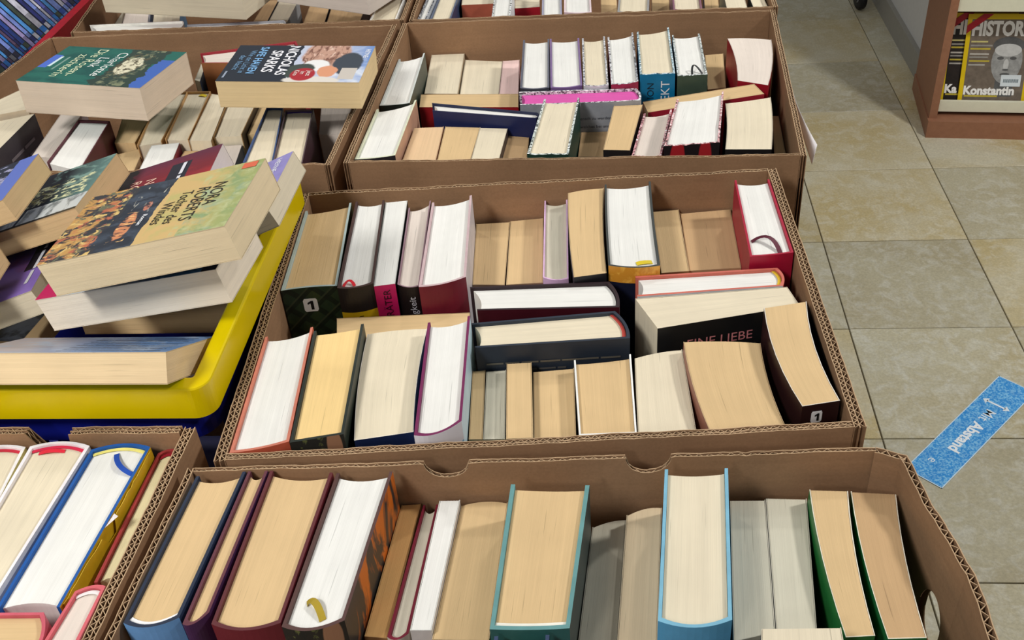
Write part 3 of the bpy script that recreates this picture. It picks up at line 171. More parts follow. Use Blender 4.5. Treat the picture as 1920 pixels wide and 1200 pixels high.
{'k': 'p', 'q': [[-0.5207, 1.8043, 1.045], [-0.484, 1.8003, 1.045], [-0.4739, 1.679, 1.045], [-0.5115, 1.6827, 1.045]], 'd': [0.0, 0.0, -0.177], 'pg': (200, 166, 124), 'cv': (40, 36, 34), 'label': 'brownish low paperback with black side in far left box', 'group': 'books in the far left box'},
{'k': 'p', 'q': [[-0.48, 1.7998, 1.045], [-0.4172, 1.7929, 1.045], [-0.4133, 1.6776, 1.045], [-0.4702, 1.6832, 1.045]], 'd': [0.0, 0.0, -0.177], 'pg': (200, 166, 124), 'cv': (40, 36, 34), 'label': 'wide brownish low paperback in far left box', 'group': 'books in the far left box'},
{'k': 'h', 'q': [[-0.3644, 1.7083, 1.098], [-0.3241, 1.7037, 1.098], [-0.3247, 1.5606, 1.098], [-0.3666, 1.5608, 1.098]], 'd': [0.0, 0.0, -0.23], 'pg': (224, 212, 186), 'cv': (236, 236, 230), 'label': 'white-boarded hardcover in right corner of far left box', 'group': 'books in the far left box', 'edge': (240, 240, 236), 'bt': 0.0016, 'spr': 0}
]
# ------------------------------------------------------------------ materials
def lin(c):
    def f(x):
        x = x / 255.0
        return x / 12.92 if x <= .04045 else ((x + .055) / 1.055) ** 2.4
    return (f(c[0]), f(c[1]), f(c[2]), 1)
MATS = {}
class NT:
    def __init__(s, name, rough=.6):
        s.m = bpy.data.materials.new(name); s.m.use_nodes = True; s.t = s.m.node_tree; s.b = s.t.nodes['Principled BSDF']
        s.b.inputs['Roughness'].default_value = rough; s.b.inputs['Specular IOR Level'].default_value = .35
    def n(s, typ, **k):
        nd = s.t.nodes.new(typ)
        for a, v in k.items(): setattr(nd, a, v)
        return nd
    def set(s, sock, v):
        if isinstance(v, bpy.types.NodeSocket): s.t.links.new(v, sock)
        else: sock.default_value = v
    def math(s, op, a, b=0., c=None, clamp=False):
        nd = s.n('ShaderNodeMath', operation=op); nd.use_clamp = clamp; s.set(nd.inputs[0], a); s.set(nd.inputs[1], b)
        if c is not None: s.set(nd.inputs[2], c)
        return nd.outputs[0]
    def mix(s, f, a, b, mode='MIX'):
        nd = s.n('ShaderNodeMix', data_type='RGBA', blend_type=mode); s.set(nd.inputs[0], f); s.set(nd.inputs[6], a); s.set(nd.inputs[7], b); return nd.outputs[2]
    def coord(s, kind='UV', scale=(1, 1, 1), loc=(0, 0, 0)):
        tc = s.n('ShaderNodeTexCoord'); mp = s.n('ShaderNodeMapping'); s.t.links.new(tc.outputs[kind], mp.inputs[0])
        mp.inputs['Scale'].default_value = scale; mp.inputs['Location'].default_value = loc; return mp.outputs[0]
    def noise(s, vec, scale=1., detail=3., rough=.6, dist=0.):
        nd = s.n('ShaderNodeTexNoise'); s.t.links.new(vec, nd.inputs['Vector']); nd.inputs['Scale'].default_value = scale
        nd.inputs['Detail'].default_value = detail; nd.inputs['Roughness'].default_value = rough; nd.inputs['Distortion'].default_value = dist
        return nd.outputs['Fac']
    def rng(s, v, a, b, c=0., d=1.):
        nd = s.n('ShaderNodeMapRange'); s.set(nd.inputs[0], v); nd.inputs[1].default_value = a; nd.inputs[2].default_value = b; nd.inputs[3].default_value = c; nd.inputs[4].default_value = d
        return nd.outputs[0]
    def bump(s, h, strength=.2, dist=.001):
        nd = s.n('ShaderNodeBump'); nd.inputs['Strength'].default_value = strength; nd.inputs['Distance'].default_value = dist
        s.t.links.new(h, nd.inputs['Height']); s.t.links.new(nd.outputs[0], s.b.inputs['Normal'])
    def out(s, col): s.set(s.b.inputs['Base Color'], col); return s.m
def paint(c, rough=.5, var=.10, name='cover_paint'):
    key = ('paint', tuple(c), rough)
    if key in MATS: return MATS[key]
    t = NT(name, rough); n = t.noise(t.coord('Object'), 60, 4)
    l = lin(c); v = t.rng(n, .3, .7, 1 - var, 1 + var)
    m = t.out(t.mix(1., l, v, 'MULTIPLY')); MATS[key] = m; return m
def pages(c, i):
    key = ('page', tuple(c), i % 3)
    if key in MATS: return MATS[key]
    t = NT('page_edges', .85); t.b.inputs['Specular IOR Level'].default_value = .15
    fine = t.noise(t.coord('UV', (1500, 9, 1), (i % 3 * 3.7, 0, 0)), 1, 3, .7)
    band = t.noise(t.coord('UV', (160, 3, 1), (i % 3 * 7.1, 0, 0)), 1, 2, .5)
    crack = t.noise(t.coord('UV', (700, 14, 1), (i % 3 * 1.3, 5, 0)), 1, 1, .4)
    blot = t.noise(t.coord('UV', (14, 14, 1), (i % 3 * 2.3, 3, 0)), 1, 3, .6)
    l = lin(c)
    f = t.math('MULTIPLY', t.rng(fine, .3, .7, .93, 1.04), t.rng(band, .3, .7, .955, 1.03))
    f = t.math('MULTIPLY', f, t.rng(crack, .70, .76, 1., .72))
    f = t.math('MULTIPLY', f, t.rng(blot, .35, .7, 1.02, .95))
    col = t.mix(1., l, f, 'MULTIPLY')
    t.bump(t.math('ADD', fine, t.math('MULTIPLY', band, 2.)), .35, .0006)
    m = t.out(col); MATS[key] = m; return m
def foil(c):
    key = ('foil', tuple(c))
    if key in MATS: return MATS[key]
    t = NT('jacket_edge_painted_glints', .3); n = t.noise(t.coord('Object'), 330, 2, .6)  # sparkle of crinkled jackets painted into the colour: white glints, dark folds
    m = t.out(t.mix(t.rng(n, .42, .5), lin(tuple(int(v * .4) for v in c)), t.mix(t.rng(n, .56, .62), lin(c), lin((244, 244, 244))))); MATS[key] = m; return m
def uvxy(t):
    tc = t.n('ShaderNodeTexCoord'); sp = t.n('ShaderNodeSeparateXYZ'); t.t.links.new(tc.outputs['UV'], sp.inputs[0]); return tc.outputs['UV'], sp.outputs[0], sp.outputs[1]
def art(name, base, layers, rough=.32):
    """flat print: layers over a base colour in cover coordinates (u: spine to fore edge, v: head to tail)"""
    key = ('art', name)
    if key in MATS: return MATS[key]
    t = NT('print_' + name, rough); uv, u, v = uvxy(t); col = lin(base)
    for k, L in enumerate(layers):
        kind = L[0]
        if kind == 'rect':      # u0,u1,v0,v1,col,wobble
            _, u0, u1, v0, v1, c, wob = L
            uu, vv = u, v
            if wob:
                nz = t.noise(uv, 5, 4); d = t.math('MULTIPLY', t.math('SUBTRACT', nz, .5), wob)
                uu = t.math('ADD', u, d); vv = t.math('ADD', v, d)
            f = t.math('MULTIPLY', t.math('MULTIPLY', t.math('GREATER_THAN', uu, u0), t.math('LESS_THAN', uu, u1)), t.math('MULTIPLY', t.math('GREATER_THAN', vv, v0), t.math('LESS_THAN', vv, v1)))
        elif kind == 'ell':     # cu,cv,ru,rv,col,wobble
            _, cu, cv, ru, rv, c, wob = L
            a = t.math('DIVIDE', t.math('SUBTRACT', u, cu), ru); b = t.math('DIVIDE', t.math('SUBTRACT', v, cv), rv)
            r = t.math('ADD', t.math('MULTIPLY', a, a), t.math('MULTIPLY', b, b))
            if wob: r = t.math('ADD', r, t.math('MULTIPLY', t.math('SUBTRACT', t.noise(uv, 7, 4), .5), wob))
            f = t.rng(r, .85, 1.1, 1., 0.)
        elif kind == 'noise':   # scale u, scale v, lo, hi, col, v0, v1, u0, u1
            _, su, sv, lo, hi, c, v0, v1, u0, u1 = L
            nz = t.noise(t.coord('UV', (su, sv, 1), (k * 3.1, k * 1.7, 0)), 1, 4, .6, .6)
            f = t.rng(nz, lo, hi)
            f = t.math('MULTIPLY', f, t.math('MULTIPLY', t.math('GREATER_THAN', v, v0), t.math('LESS_THAN', v, v1)))
            f = t.math('MULTIPLY', f, t.math('MULTIPLY', t.math('GREATER_THAN', u, u0), t.math('LESS_THAN', u, u1)))
        elif kind == 'grad':    # axis, a, b, col
            _, ax, a, b, c = L
            f = t.rng(u if ax == 'u' else v, a, b)
        elif kind == 'diag':    # a, b (stripe frequency), duty, col, strength
            _, fa, fb_, duty, c, stg = L
            w = t.math('FRACT', t.math('ADD', t.math('MULTIPLY', u, fa), t.math('MULTIPLY', v, fb_))); f = t.math('MULTIPLY', t.math('LESS_THAN', w, duty), stg)
        elif kind == 'lines':   # count along axis, duty, col, v0,v1,u0,u1
            _, ax, cnt, duty, c, v0, v1, u0, u1 = L
            w = t.math('FRACT', t.math('MULTIPLY', v if ax == 'v' else u, cnt)); f = t.math('LESS_THAN', w, duty)
            nz = t.noise(t.coord('UV', (40, 40, 1)), 1, 2); f = t.math('MULTIPLY', f, t.math('GREATER_THAN', nz, .42))
            f = t.math('MULTIPLY', f, t.math('MULTIPLY', t.math('GREATER_THAN', v, v0), t.math('LESS_THAN', v, v1)))
            f = t.math('MULTIPLY', f, t.math('MULTIPLY', t.math('GREATER_THAN', u, u0), t.math('LESS_THAN', u, u1)))
        col = t.mix(f, col, lin(c))
    m = t.out(col); MATS[key] = m; return m
ART = {
 'art_green': ((34, 104, 92), [('noise', 5, 4, .45, .62, (22, 84, 78), 0, 1, 0, 1), ('rect', .25, 2, -.2, .12, (66, 104, 184), .03), ('rect', -1, 2, .11, .42, (46, 66, 58), .30),
     ('noise', 9, 14, .5, .6, (128, 134, 104), .16, .38, .0, 1), ('ell', .45, .30, .24, .085, (226, 220, 190), 1.4), ('noise', 20, 26, .52, .58, (88, 82, 62), .2, .4, .1, .8), ('rect', .26, .62, .93, 1.1, (78, 112, 206), 0), ('rect', .30, .58, .908, .932, (214, 236, 240), 0), ('rect', .30, .66, .85, .868, (124, 158, 146), 0)]),
 'art_portrait': ((40, 46, 56), [('rect', -1, 2, -.1, .52, (196, 204, 222), .10), ('grad', 'v', .26, .0, (112, 146, 204)), ('noise', 3, 4, .45, .65, (222, 228, 238), 0, .3, 0, 1), ('ell', .24, .32, .44, .17, (198, 156, 136), .6), ('noise', 5, 22, .48, .60, (126, 86, 72), .18, .48, .0, .56), ('noise', 7, 26, .56, .64, (228, 196, 178), .16, .48, .0, .5),
     ('ell', .56, .36, .16, .10, (238, 238, 236), .9), ('ell', .50, .14, .30, .105, (64, 72, 82), .7), ('ell', .72, .45, .22, .10, (66, 76, 70), 1.1), ('ell', .72, .26, .16, .07, (222, 156, 120), 1.2), ('ell', .95, .34, .10, .2, (224, 218, 208), .9), ('ell', .80, .42, .17, .088, (172, 44, 52), 0), ('rect', .62, .92, .055, .165, (204, 196, 186), 0)]),
 'art_wind': ((44, 50, 60), [('noise', 6, 5, .45, .62, (66, 76, 90), .3, .8, 0, 1), ('rect', -1, 2, -.1, .49, (206, 174, 116), .05), ('noise', 5, 5, .45, .62, (188, 176, 112), 0, .46, 0, 1), ('grad', 'v', .24, .06, (158, 166, 106)), ('noise', 5, 7, .47, .62, (138, 158, 108), 0, .26, 0, 1), ('noise', 5, 7, .5, .62, (152, 170, 140), 0, .26, .35, 1), ('noise', 12, 14, .48, .7, (186, 190, 140), 0, .3, 0, 1),
     ('rect', -1, 2, .77, 1.1, (190, 146, 84), .30), ('noise', 9, 7, .47, .54, (56, 56, 60), .70, 1, 0, 1), ('noise', 10, 8, .53, .60, (186, 106, 76), .74, 1, 0, 1), ('noise', 14, 13, .55, .62, (218, 186, 116), .72, 1, 0, 1), ('noise', 9, 11, .57, .62, (104, 106, 84), .72, 1, 0, 1),
     ('ell', .66, .615, .22, .042, (206, 136, 94), 1.9), ('ell', .40, .56, .07, .02, (190, 120, 98), 1.4), ('noise', 30, 12, .50, .60, (44, 48, 58), .54, .68, .2, .95), ('noise', 26, 10, .59, .64, (236, 190, 124), .56, .66, .45, .9), ('noise', 5, 30, .63, .67, (180, 178, 166), .50, .68, 0, .5)]),
 'art_sea': ((40, 96, 140), [('grad', 'v', .35, .62, (214, 226, 238)), ('rect', -1, 2, .86, 1.1, (190, 20, 90), .05), ('noise', 5, 9, .5, .65, (120, 170, 206), 0, .85, 0, 1), ('rect', -1, 2, -.1, .08, (30, 30, 44), 0)]),
 'art_text': ((112, 150, 200), [('grad', 'v', .45, .8, (206, 196, 196)), ('noise', 5, 5, .5, .7, (190, 206, 226), 0, 1, 0, 1), ('lines', 'u', 9, .30, (40, 56, 84), .05, .55, .08, .92)]),
 'art_floral': ((34, 36, 40), [('grad', 'v', .3, .0, (96, 128, 122)), ('noise', 18, 16, .50, .58, (214, 214, 168), .05, .75, .28, .66), ('noise', 22, 20, .52, .6, (150, 140, 70), .3, .9, .3, .62), ('noise', 9, 9, .5, .62, (120, 150, 140), .0, .4, .0, .45), ('rect', .70, .97, .0, .74, (196, 200, 198), .02), ('noise', 4, 14, .48, .6, (122, 126, 124), .0, .74, .70, .97), ('rect', .6, 1.1, .72, 1.1, (150, 142, 66), .06), ('rect', .70, .98, .40, .42, (70, 72, 74), 0), ('rect', .96, 1.1, -1, 2, (50, 46, 36), 0)]),
 'art_red': ((120, 34, 44), [('noise', 3, 3, .45, .7, (160, 44, 48), 0, 1, 0, 1), ('grad', 'u', .35, .0, (92, 40, 62)), ('rect', .16, 1.2, .17, .30, (40, 40, 50), 0), ('rect', -1, .4, .55, 1.1, (44, 34, 36), .3)]),
 'art_lavender': ((150, 142, 204), [('grad', 'u', .5, 1.0, (164, 190, 232)), ('noise', 3, 3, .5, .7, (134, 126, 186), 0, 1, 0, 1)]),
 'art_blue': ((98, 116, 190), [('rect', -1, 2, .12, .7, (44, 48, 60), .05), ('noise', 8, 8, .52, .6, (160, 160, 190), .12, .7, 0, 1)]),
 'art_tan': ((150, 120, 96), []),
 'art_purple': ((120, 96, 168), [('noise', 3, 3, .45, .65, (138, 84, 132), 0, 1, 0, .6), ('rect', .12, .62, .0, .14, (34, 30, 36), 0), ('ell', .55, .55, .34, .20, (84, 90, 110), .5), ('noise', 9, 6, .5, .6, (60, 36, 34), .42, .8, .2, .7), ('ell', .74, .50, .12, .10, (216, 176, 176), 1.5)]),
 'art_grey': ((92, 98, 108), [('noise', 4, 8, .5, .6, (50, 54, 60), 0, 1, 0, 1)]),
 'plaid': ((40, 58, 40), [('noise', 3, 3, .45, .65, (60, 72, 40), 0, 1, 0, 1), ('diag', 2.2, 9, .35, (24, 32, 24), .75), ('diag', 2.2, -9, .35, (24, 32, 24), .75), ('diag', 2.2, 9, .10, (76, 84, 60), .6)]),
 'black_yellow': ((34, 30, 30), [('rect', -1, 2, .135, 2, (212, 174, 24), 0)]),
 'orange_navy': ((206, 140, 46), [('noise', 6, 20, .5, .62, (226, 170, 70), 0, .1, 0, 1), ('rect', -1, 2, .085, 2, (24, 28, 48), 0)]),
 'white_blue': ((232, 230, 236), [('rect', .15, 2, .10, 2, (140, 186, 214), .12)]),
 'black_red': ((30, 26, 30), [('ell', .25, .10, .14, .14, (170, 36, 44), .5), ('ell', .75, .10, .12, .14, (170, 36, 44), .5)]),
 'mottle': ((44, 44, 40), [('noise', 6, 20, .55, .6, (96, 100, 60), 0, 1, 0, .7), ('ell', .8, .06, .14, .10, (160, 118, 90), .6)]),
 'orange_black': ((52, 50, 48), [('noise', 5, 3, .48, .56, (206, 106, 34), 0, 1, 0, 1)]),
}
def cmat(c, rough=.42):
    if isinstance(c, str): return art(c, *ART[c])
    return paint(c, rough)
# ------------------------------------------------------------------ mesh helpers
def mesh_obj(name, verts, faces, mats, parent=None, mi=None, uvs=None, smooth=False, origin=(0, 0, 0)):
    me = bpy.data.meshes.new(name); o_ = Vector(origin)
    me.from_pydata([tuple(Vector(v) - o_) for v in verts], [], faces)
    for m in mats: me.materials.append(m)
    if mi:
        for p, i in zip(me.polygons, mi): p.material_index = i
    if smooth:
        for p in me.polygons: p.use_smooth = True
    if uvs:
        uv = me.uv_layers.new(name='UVMap'); k = 0
        for fuv in uvs:
            for c in fuv: uv.data[k].uv = c; k += 1
    me.update()
    ob = bpy.data.objects.new(name, me); COL.objects.link(ob)
    if parent: ob.parent = parent
    elif origin != (0, 0, 0): ob.location = origin
    return ob
def thing(name, loc, label, cat, group=None):
    e = bpy.data.objects.new(name, None); COL.objects.link(e); e.location = loc; e.empty_display_size = .02
    e['label'] = label; e['category'] = cat
    if group: e['group'] = group
    return e
def tag(o, label, cat, group=None):
    o['label'] = label; o['category'] = cat
    if group: o['group'] = group
    return o
def box_vf(x0, x1, y0, y1, z0, z1):
    v = [(x, y, z) for z in (z0, z1) for y in (y0, y1) for x in (x0, x1)]
    return v, [(0, 2, 3, 1), (4, 5, 7, 6), (0, 1, 5, 4), (2, 6, 7, 3), (0, 4, 6, 2), (1, 3, 7, 5)]
class MB:
    def __init__(s): s.v = []; s.f = []; s.mi = []
    def add(s, v, f, m=0):
        k = len(s.v); s.v += [tuple(p) for p in v]; s.f += [tuple(i + k for i in q) for q in f]; s.mi += [m] * len(f); return s
    def box(s, x0, x1, y0, y1, z0, z1, m=0): return s.add(*box_vf(x0, x1, y0, y1, z0, z1), m)
    def slab(s, poly, d, m=0):
        """polygon extruded by vector d"""
        n = len(poly); d = Vector(d); p = [Vector(q) for q in poly]; v = p + [q + d for q in p]
        f = [tuple(range(n))[::-1], tuple(range(n, 2 * n))] + [(i, (i + 1) % n, n + (i + 1) % n, n + i) for i in range(n)]
        return s.add(v, f, m)
    def build(s, name, mats, parent=None, origin=(0, 0, 0), smooth=False):
        return mesh_obj(name, s.v, s.f, mats if isinstance(mats, list) else [mats], parent, s.mi, None, smooth, origin)
def bevel(o, w=.002, seg=2):
    m = o.modifiers.new('bevel', 'BEVEL'); m.width = w; m.segments = seg; m.limit_method = 'ANGLE'; return o
TXT = {}
def text_mesh(s, bold=0.):
    if s[0] == '~':                                      # too small to read: one bar for each printed word
        v = []; f = []; x = 0; ws = [int(q) for q in s[1:].split()]; tot = sum(ws) * .55 + .4 * (len(ws) - 1); x = -tot / 2
        for w in ws: k = len(v); v += [(x, .05), (x + w * .55, .05), (x + w * .55, .5), (x, .5)]; f.append((k, k + 1, k + 2, k + 3)); x += w * .55 + .4
        return v, f
    """letters as a 2-D mesh: returns verts, faces with unit letter height, centred"""
    if s == '1': return [(.0, 0), (.26, 0), (.26, 1.0), (.06, 1.0), (-.26, .80), (-.26, .58), (.0, .72)], [tuple(range(7))]
    if (s, bold) in TXT: return TXT[(s, bold)]
    c = bpy.data.curves.new('letters', 'FONT'); c.body = s; c.resolution_u = 3; c.offset = bold; c.align_x = 'CENTER'
    o = bpy.data.objects.new('letters', c); COL.objects.link(o); bpy.context.view_layer.update()
    me = bpy.data.meshes.new_from_object(o.evaluated_get(bpy.context.evaluated_depsgraph_get()))
    v = [(p.co.x, p.co.y) for p in me.vertices]; f = [tuple(p.vertices) for p in me.polygons]
    bpy.data.objects.remove(o); bpy.data.curves.remove(c); bpy.data.meshes.remove(me)
    TXT[(s, bold)] = (v, f); return v, f
def put_text(s, fn, color, parent, name='lettering', bold=0., origin=(0, 0, 0), rough=.4):
    """fn maps letter coordinates (x right, y up, letter height about .7) to a 3-D point"""
    v, f = text_mesh(s, bold)
    return mesh_obj(name, [fn(x, y) for x, y in v], f, [paint(color, rough, 0.0, 'print_ink')], parent, origin=origin)
# ------------------------------------------------------------------ books
def make_book(i, b):
    hard = b['k'] == 'h'
    a, bb, c, d = [Vector(p) for p in b['q']]; D = Vector(b['d'])
    base = (a + bb + c + d) / 4 + D; root = thing('hardcover_book' if hard else 'paperback_book', base, b['label'], 'book', b['group'])
    Tn = ((bb - a).length + (c - d).length) / 2; Wn = ((a - d).length + (bb - c).length) / 2; Hn = D.length
    tdir = ((bb - a) + (c - d)).normalized(); bend = b.get('bend', 0.)
    def X(t, w, h):
        u, v = t / Tn, w / Wn
        p = (d * (1 - u) + c * u) * (1 - v) + (a * (1 - u) + bb * u) * v + D * (h / Hn)
        if bend: p = p + tdir * (bend * 4 * v * (1 - v))
        return p - base
    bt = b.get('bt', .0026 if hard else .0007)         # board / cover thickness
    if b.get('flat') and not hard: bt = .0006
    spr = b.get('spr', .004 if hard else .0)            # spine rounding
    conc = b.get('conc', .004 if hard else -b.get('bow', 0.))
    sq = .003 if hard else .0003                        # squares: boards beyond the pages
    rnd = random.Random(i * 7 + 1)
    # page block
    nt, nw = 10, 6; t0, t1 = bt + .0002, Tn - bt - .0002; h0 = sq + (.0005 if hard else 0); h1 = Hn - sq
    skew = rnd.uniform(-.0012, .0012) if not b.get('flat') else 0
    V = []; 
    for h in (h0, h1):
        for ti in range(nt + 1):
            s = ti / nt; arc = 4 * s * (1 - s)
            w0 = (bt + .0008) - spr * arc if hard else bt * 1.02
            w1 = Wn - sq - conc * arc + (skew * (s - .5) if not hard else 0)
            for wi in range(nw + 1): V.append(X(t0 + (t1 - t0) * s, w0 + (w1 - w0) * wi / nw, h))
    def id_(l, ti, wi): return l * (nt + 1) * (nw + 1) + ti * (nw + 1) + wi
    Fc = []; UV = []
    jit = rnd.uniform(0, 5)
    def uvq(pts): return [(jit + p[0], p[1]) for p in pts]
    for ti in range(nt):
        ta, tb = Tn * ti / nt, Tn * (ti + 1) / nt
        for wi in range(nw):
            wa, wb = Wn * wi / nw, Wn * (wi + 1) / nw
            Fc.append((id_(0, ti, wi), id_(0, ti + 1, wi), id_(0, ti + 1, wi + 1), id_(0, ti, wi + 1))); UV.append(uvq([(ta, wa), (tb, wa), (tb, wb), (ta, wb)]))
            Fc.append((id_(1, ti, wi), id_(1, ti, wi + 1), id_(1, ti + 1, wi + 1), id_(1, ti + 1, wi))); UV.append(uvq([(ta, wa), (ta, wb), (tb, wb), (tb, wa)]))
        Fc.append((id_(0, ti, nw), id_(0, ti + 1, nw), id_(1, ti + 1, nw), id_(1, ti, nw))); UV.append(uvq([(ta, 1), (tb, 1), (tb, 1 + Hn), (ta, 1 + Hn)]))
        Fc.append((id_(0, ti, 0), id_(1, ti, 0), id_(1, ti + 1, 0), id_(0, ti + 1, 0))); UV.append(uvq([(ta, 1), (ta, 1 + Hn), (tb, 1 + Hn), (tb, 1)]))
    for wi in range(nw):
        for ti, sg in ((0, 1), (nt, -1)):
            q = (id_(0, ti, wi), id_(0, ti, wi + 1), id_(1, ti, wi + 1), id_(1, ti, wi)); Fc.append(q[::sg]); UV.append([(0, 0)] * 4)
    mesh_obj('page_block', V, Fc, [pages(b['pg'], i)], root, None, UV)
    # cover: U-shaped sheet round fore-left, spine, fore-right
    nb, ns = 6, 10; prof = []                            # outer (t,w), inner (t,w), segment kind
    for k in range(nb + 1):
        w = Wn * (1 - k / nb) if k < nb else 0
        prof.append(((0, w), (bt, max(w, bt)), 0))
    for k in range(1, ns):
        s = k / ns; arc = 4 * s * (1 - s); o_ = -spr * arc
        prof.append(((Tn * s, o_), (bt + (Tn - 2 * bt) * s, bt + o_), 1))
    for k in range(nb + 1):
        w = Wn * k / nb
        prof.append(((Tn, w), (Tn - bt, max(w, bt)), 2))
    prof[nb] = ((0, 0), (bt, bt), 0)
    jk = b.get('jk'); V = []; n = len(prof)
    for k, (o_, i_, kd) in enumerate(prof):
        wob = rnd.uniform(-.0008, .0008) if jk else 0
        V += [X(o_[0], o_[1], wob), X(i_[0], i_[1], wob), X(o_[0], o_[1], Hn), X(i_[0], i_[1], Hn)]
    Fc = []; MI = []; UV = []
    for k in range(n - 1):
        p, q = 4 * k, 4 * k + 4; (o1, _, k1), (o2, _, k2) = prof[k], prof[k + 1]
        seg = 1 if (k >= nb and k < nb + ns) else (0 if k < nb else 2)
        if seg == 1: uva, uvb = o1[0] / Tn, o2[0] / Tn
        else: uva, uvb = o1[1] / Wn, o2[1] / Wn
        Fc.append((p, p + 2, q + 2, q)); MI.append(seg); UV.append([(uva, 0), (uva, 1), (uvb, 1), (uvb, 0)])
        for quad in ((p, q, q + 1, p + 1), (p + 1, q + 1, q + 3, p + 3), (p + 2, p + 3, q + 3, q + 2)): Fc.append(quad); MI.append(3); UV.append([(.5, .5)] * 4)
    Fc.append((0, 1, 3, 2)); MI.append(3); UV.append([(.5, .5)] * 4)
    e = 4 * (n - 1); Fc.append((e, e + 2, e + 3, e + 1)); MI.append(3); UV.append([(.5, .5)] * 4)
    cv = b['cv']; m0 = cmat(cv); m1 = cmat(b['spine']) if 'spine' in b else (cmat(cv) if not isinstance(cv, str) else paint(ART[cv][0]))
    m2 = cmat(b['cside']) if 'cside' in b else (cmat(b['back']) if 'back' in b else (m0 if not isinstance(cv, str) else paint(ART[cv][0])))
    edge = b.get('edge', cv if hard and not isinstance(cv, str) else tuple(int(v_ * .9) for v_ in b['pg']))
    mesh_obj('cover', V, Fc, [m0, m1, m2, foil(edge) if jk else paint(edge, .6)], root, MI, UV)
    eps = .0005
    def strip(name, pts, wd, mat, tilt=None):
        """ribbon: centre line in (t,w,height above pages), flat width wd"""
        P = [Vector(p) for p in pts]; vs = []; fs = []
        for k, p in enumerate(P):
            tg = (P[min(k + 1, len(P) - 1)] - P[max(k - 1, 0)]); sd = Vector((-tg.y, tg.x, 0)); sd = (sd.normalized() if sd.length > 1e-6 else Vector((1, 0, 0))) * wd / 2
            for sg in (-1, 1):
                q = p + sd * sg
                for dz in (.0002, -.0002): vs.append(X(q.x, q.y, h0 - q.z + dz))
        for k in range(len(P) - 1):
            x = 4 * k; fs += [(x, x + 2, x + 6, x + 4), (x + 1, x + 5, x + 7, x + 3), (x, x + 4, x + 5, x + 1), (x + 2, x + 3, x + 7, x + 6)]
        fs += [(0, 1, 3, 2), (len(vs) - 4, len(vs) - 2, len(vs) - 1, len(vs) - 3)]
        return mesh_obj(name, vs, fs, [mat], root)
    if 'band' in b:                                      # headband: rolled cord at the head of the spine
        ps = [(t0 + (t1 - t0) * k / 12, bt + .0022 - spr * 4 * (k / 12) * (1 - k / 12), .0012) for k in range(13)]
        strip('headband', ps, .0032, paint(b['band'], .7))
    rb = b.get('ribbon')
    if rb:
        def arcs(p0, p1, lift, side=(0, 0), n=9):
            return [(p0[0] + (p1[0] - p0[0]) * s + side[0] * 4 * s * (1 - s), p0[1] + (p1[1] - p0[1]) * s + side[1] * 4 * s * (1 - s), .0006 + lift * 4 * s * (1 - s)) for s in [k / (n - 1) for k in range(n)]]
        R = {'red': (arcs((Tn * .14, .005), (Tn * .46, .004), .003, (0, .006)), .003, (214, 30, 44)), 'yellowtab': (arcs((Tn * .55, .007), (Tn * .86, .010), .001), .006, (214, 190, 40)),
             'maroon': (arcs((Tn * .12, .030), (Tn * .72, .004), .006, (.004, .010)), .0045, (84, 18, 40)), 'gold': (arcs((Tn * .26, .020), (Tn * .62, .004), .004, (-.001, .006)), .005, (166, 142, 40)),
             'redfar': (arcs((Tn * .18, .006), (Tn * .60, .0035), .002), .004, (222, 40, 64)), 'blue': (arcs((Tn * .45, .004), (Tn * .93, .030), .003, (-.002, .004)), .0042, (28, 74, 170)),
             'loop': (arcs((Tn * .50, .003), (Tn * .84, .010), .008, (-.004, .014), 11), .0028, (24, 26, 26))}[rb]
        strip('elastic_loop' if rb == 'loop' else 'ribbon', R[0], R[1], paint(R[2], .5))
    if b.get('torn'):                                    # torn yellow dust jacket standing off the right board
        vs = []; fs = []; N = 26
        for k in range(N + 1):
            w = Wn * (.02 + .96 * k / N); off = .0006 + .0016 * max(0, math.sin(math.pi * k / N)) ** .7; tear = rnd.uniform(0, .002) + (.012 if k in (13, 14, 15) else 0)
            vs += [X(Tn + off, w, tear), X(Tn + off + .0006, w, tear), X(Tn + .0006, w, .05), X(Tn + .0012, w, .05)]
        for k in range(N):
            x = 4 * k; fs += [(x, x + 4, x + 5, x + 1), (x, x + 2, x + 6, x + 4), (x + 1, x + 5, x + 7, x + 3)]
        mesh_obj('dust_jacket', vs, fs, [paint((196, 160, 30), .4)], root)
        vs = [X(Tn + .001, Wn * .55, -.001), X(Tn + .006, Wn * .53, -.004), X(Tn + .008, Wn * .49, -.003), X(Tn + .002, Wn * .46, -.001), X(Tn + .003, Wn * .50, .001)]
        mesh_obj('torn_scrap', vs, [(0, 1, 4), (1, 2, 4), (2, 3, 4), (0, 4, 3)], [paint((232, 226, 226), .6)], root)
    # lettering and stickers
    def spine_pt(tt, hh, off=eps):
        s = tt / Tn; return X(tt, -spr * 4 * max(0, s * (1 - s)) - off, hh)
    st = b.get('sticker1')
    if st:
        tc, hc, sz = (Tn * .46, .0225, .0082) if st == 1 else (Tn * .42, .0145, .0062)
        ring = []
        for k in range(16):
            an = 2 * math.pi * (k + .5) / 16; x = max(-.86, min(.86, 1.25 * math.cos(an))); y = max(-1, min(1, 1.3 * math.sin(an))); ring.append((x * sz, y * sz))
        sk = mesh_obj('number_sticker', [spine_pt(tc + x, hc + y, .0004) for x, y in ring] + [spine_pt(tc + x, hc + y, 0) for x, y in ring], [tuple(range(16))] + [(k, 16 + k, 16 + (k + 1) % 16, (k + 1) % 16) for k in range(16)], [paint((232, 232, 232), .4, 0)], root)
        put_text('1', lambda x, y: spine_pt(tc + x * sz * 1.36, hc + .68 * sz - y * sz * 1.36, .0008), (20, 20, 20), sk, 'numeral', .012)
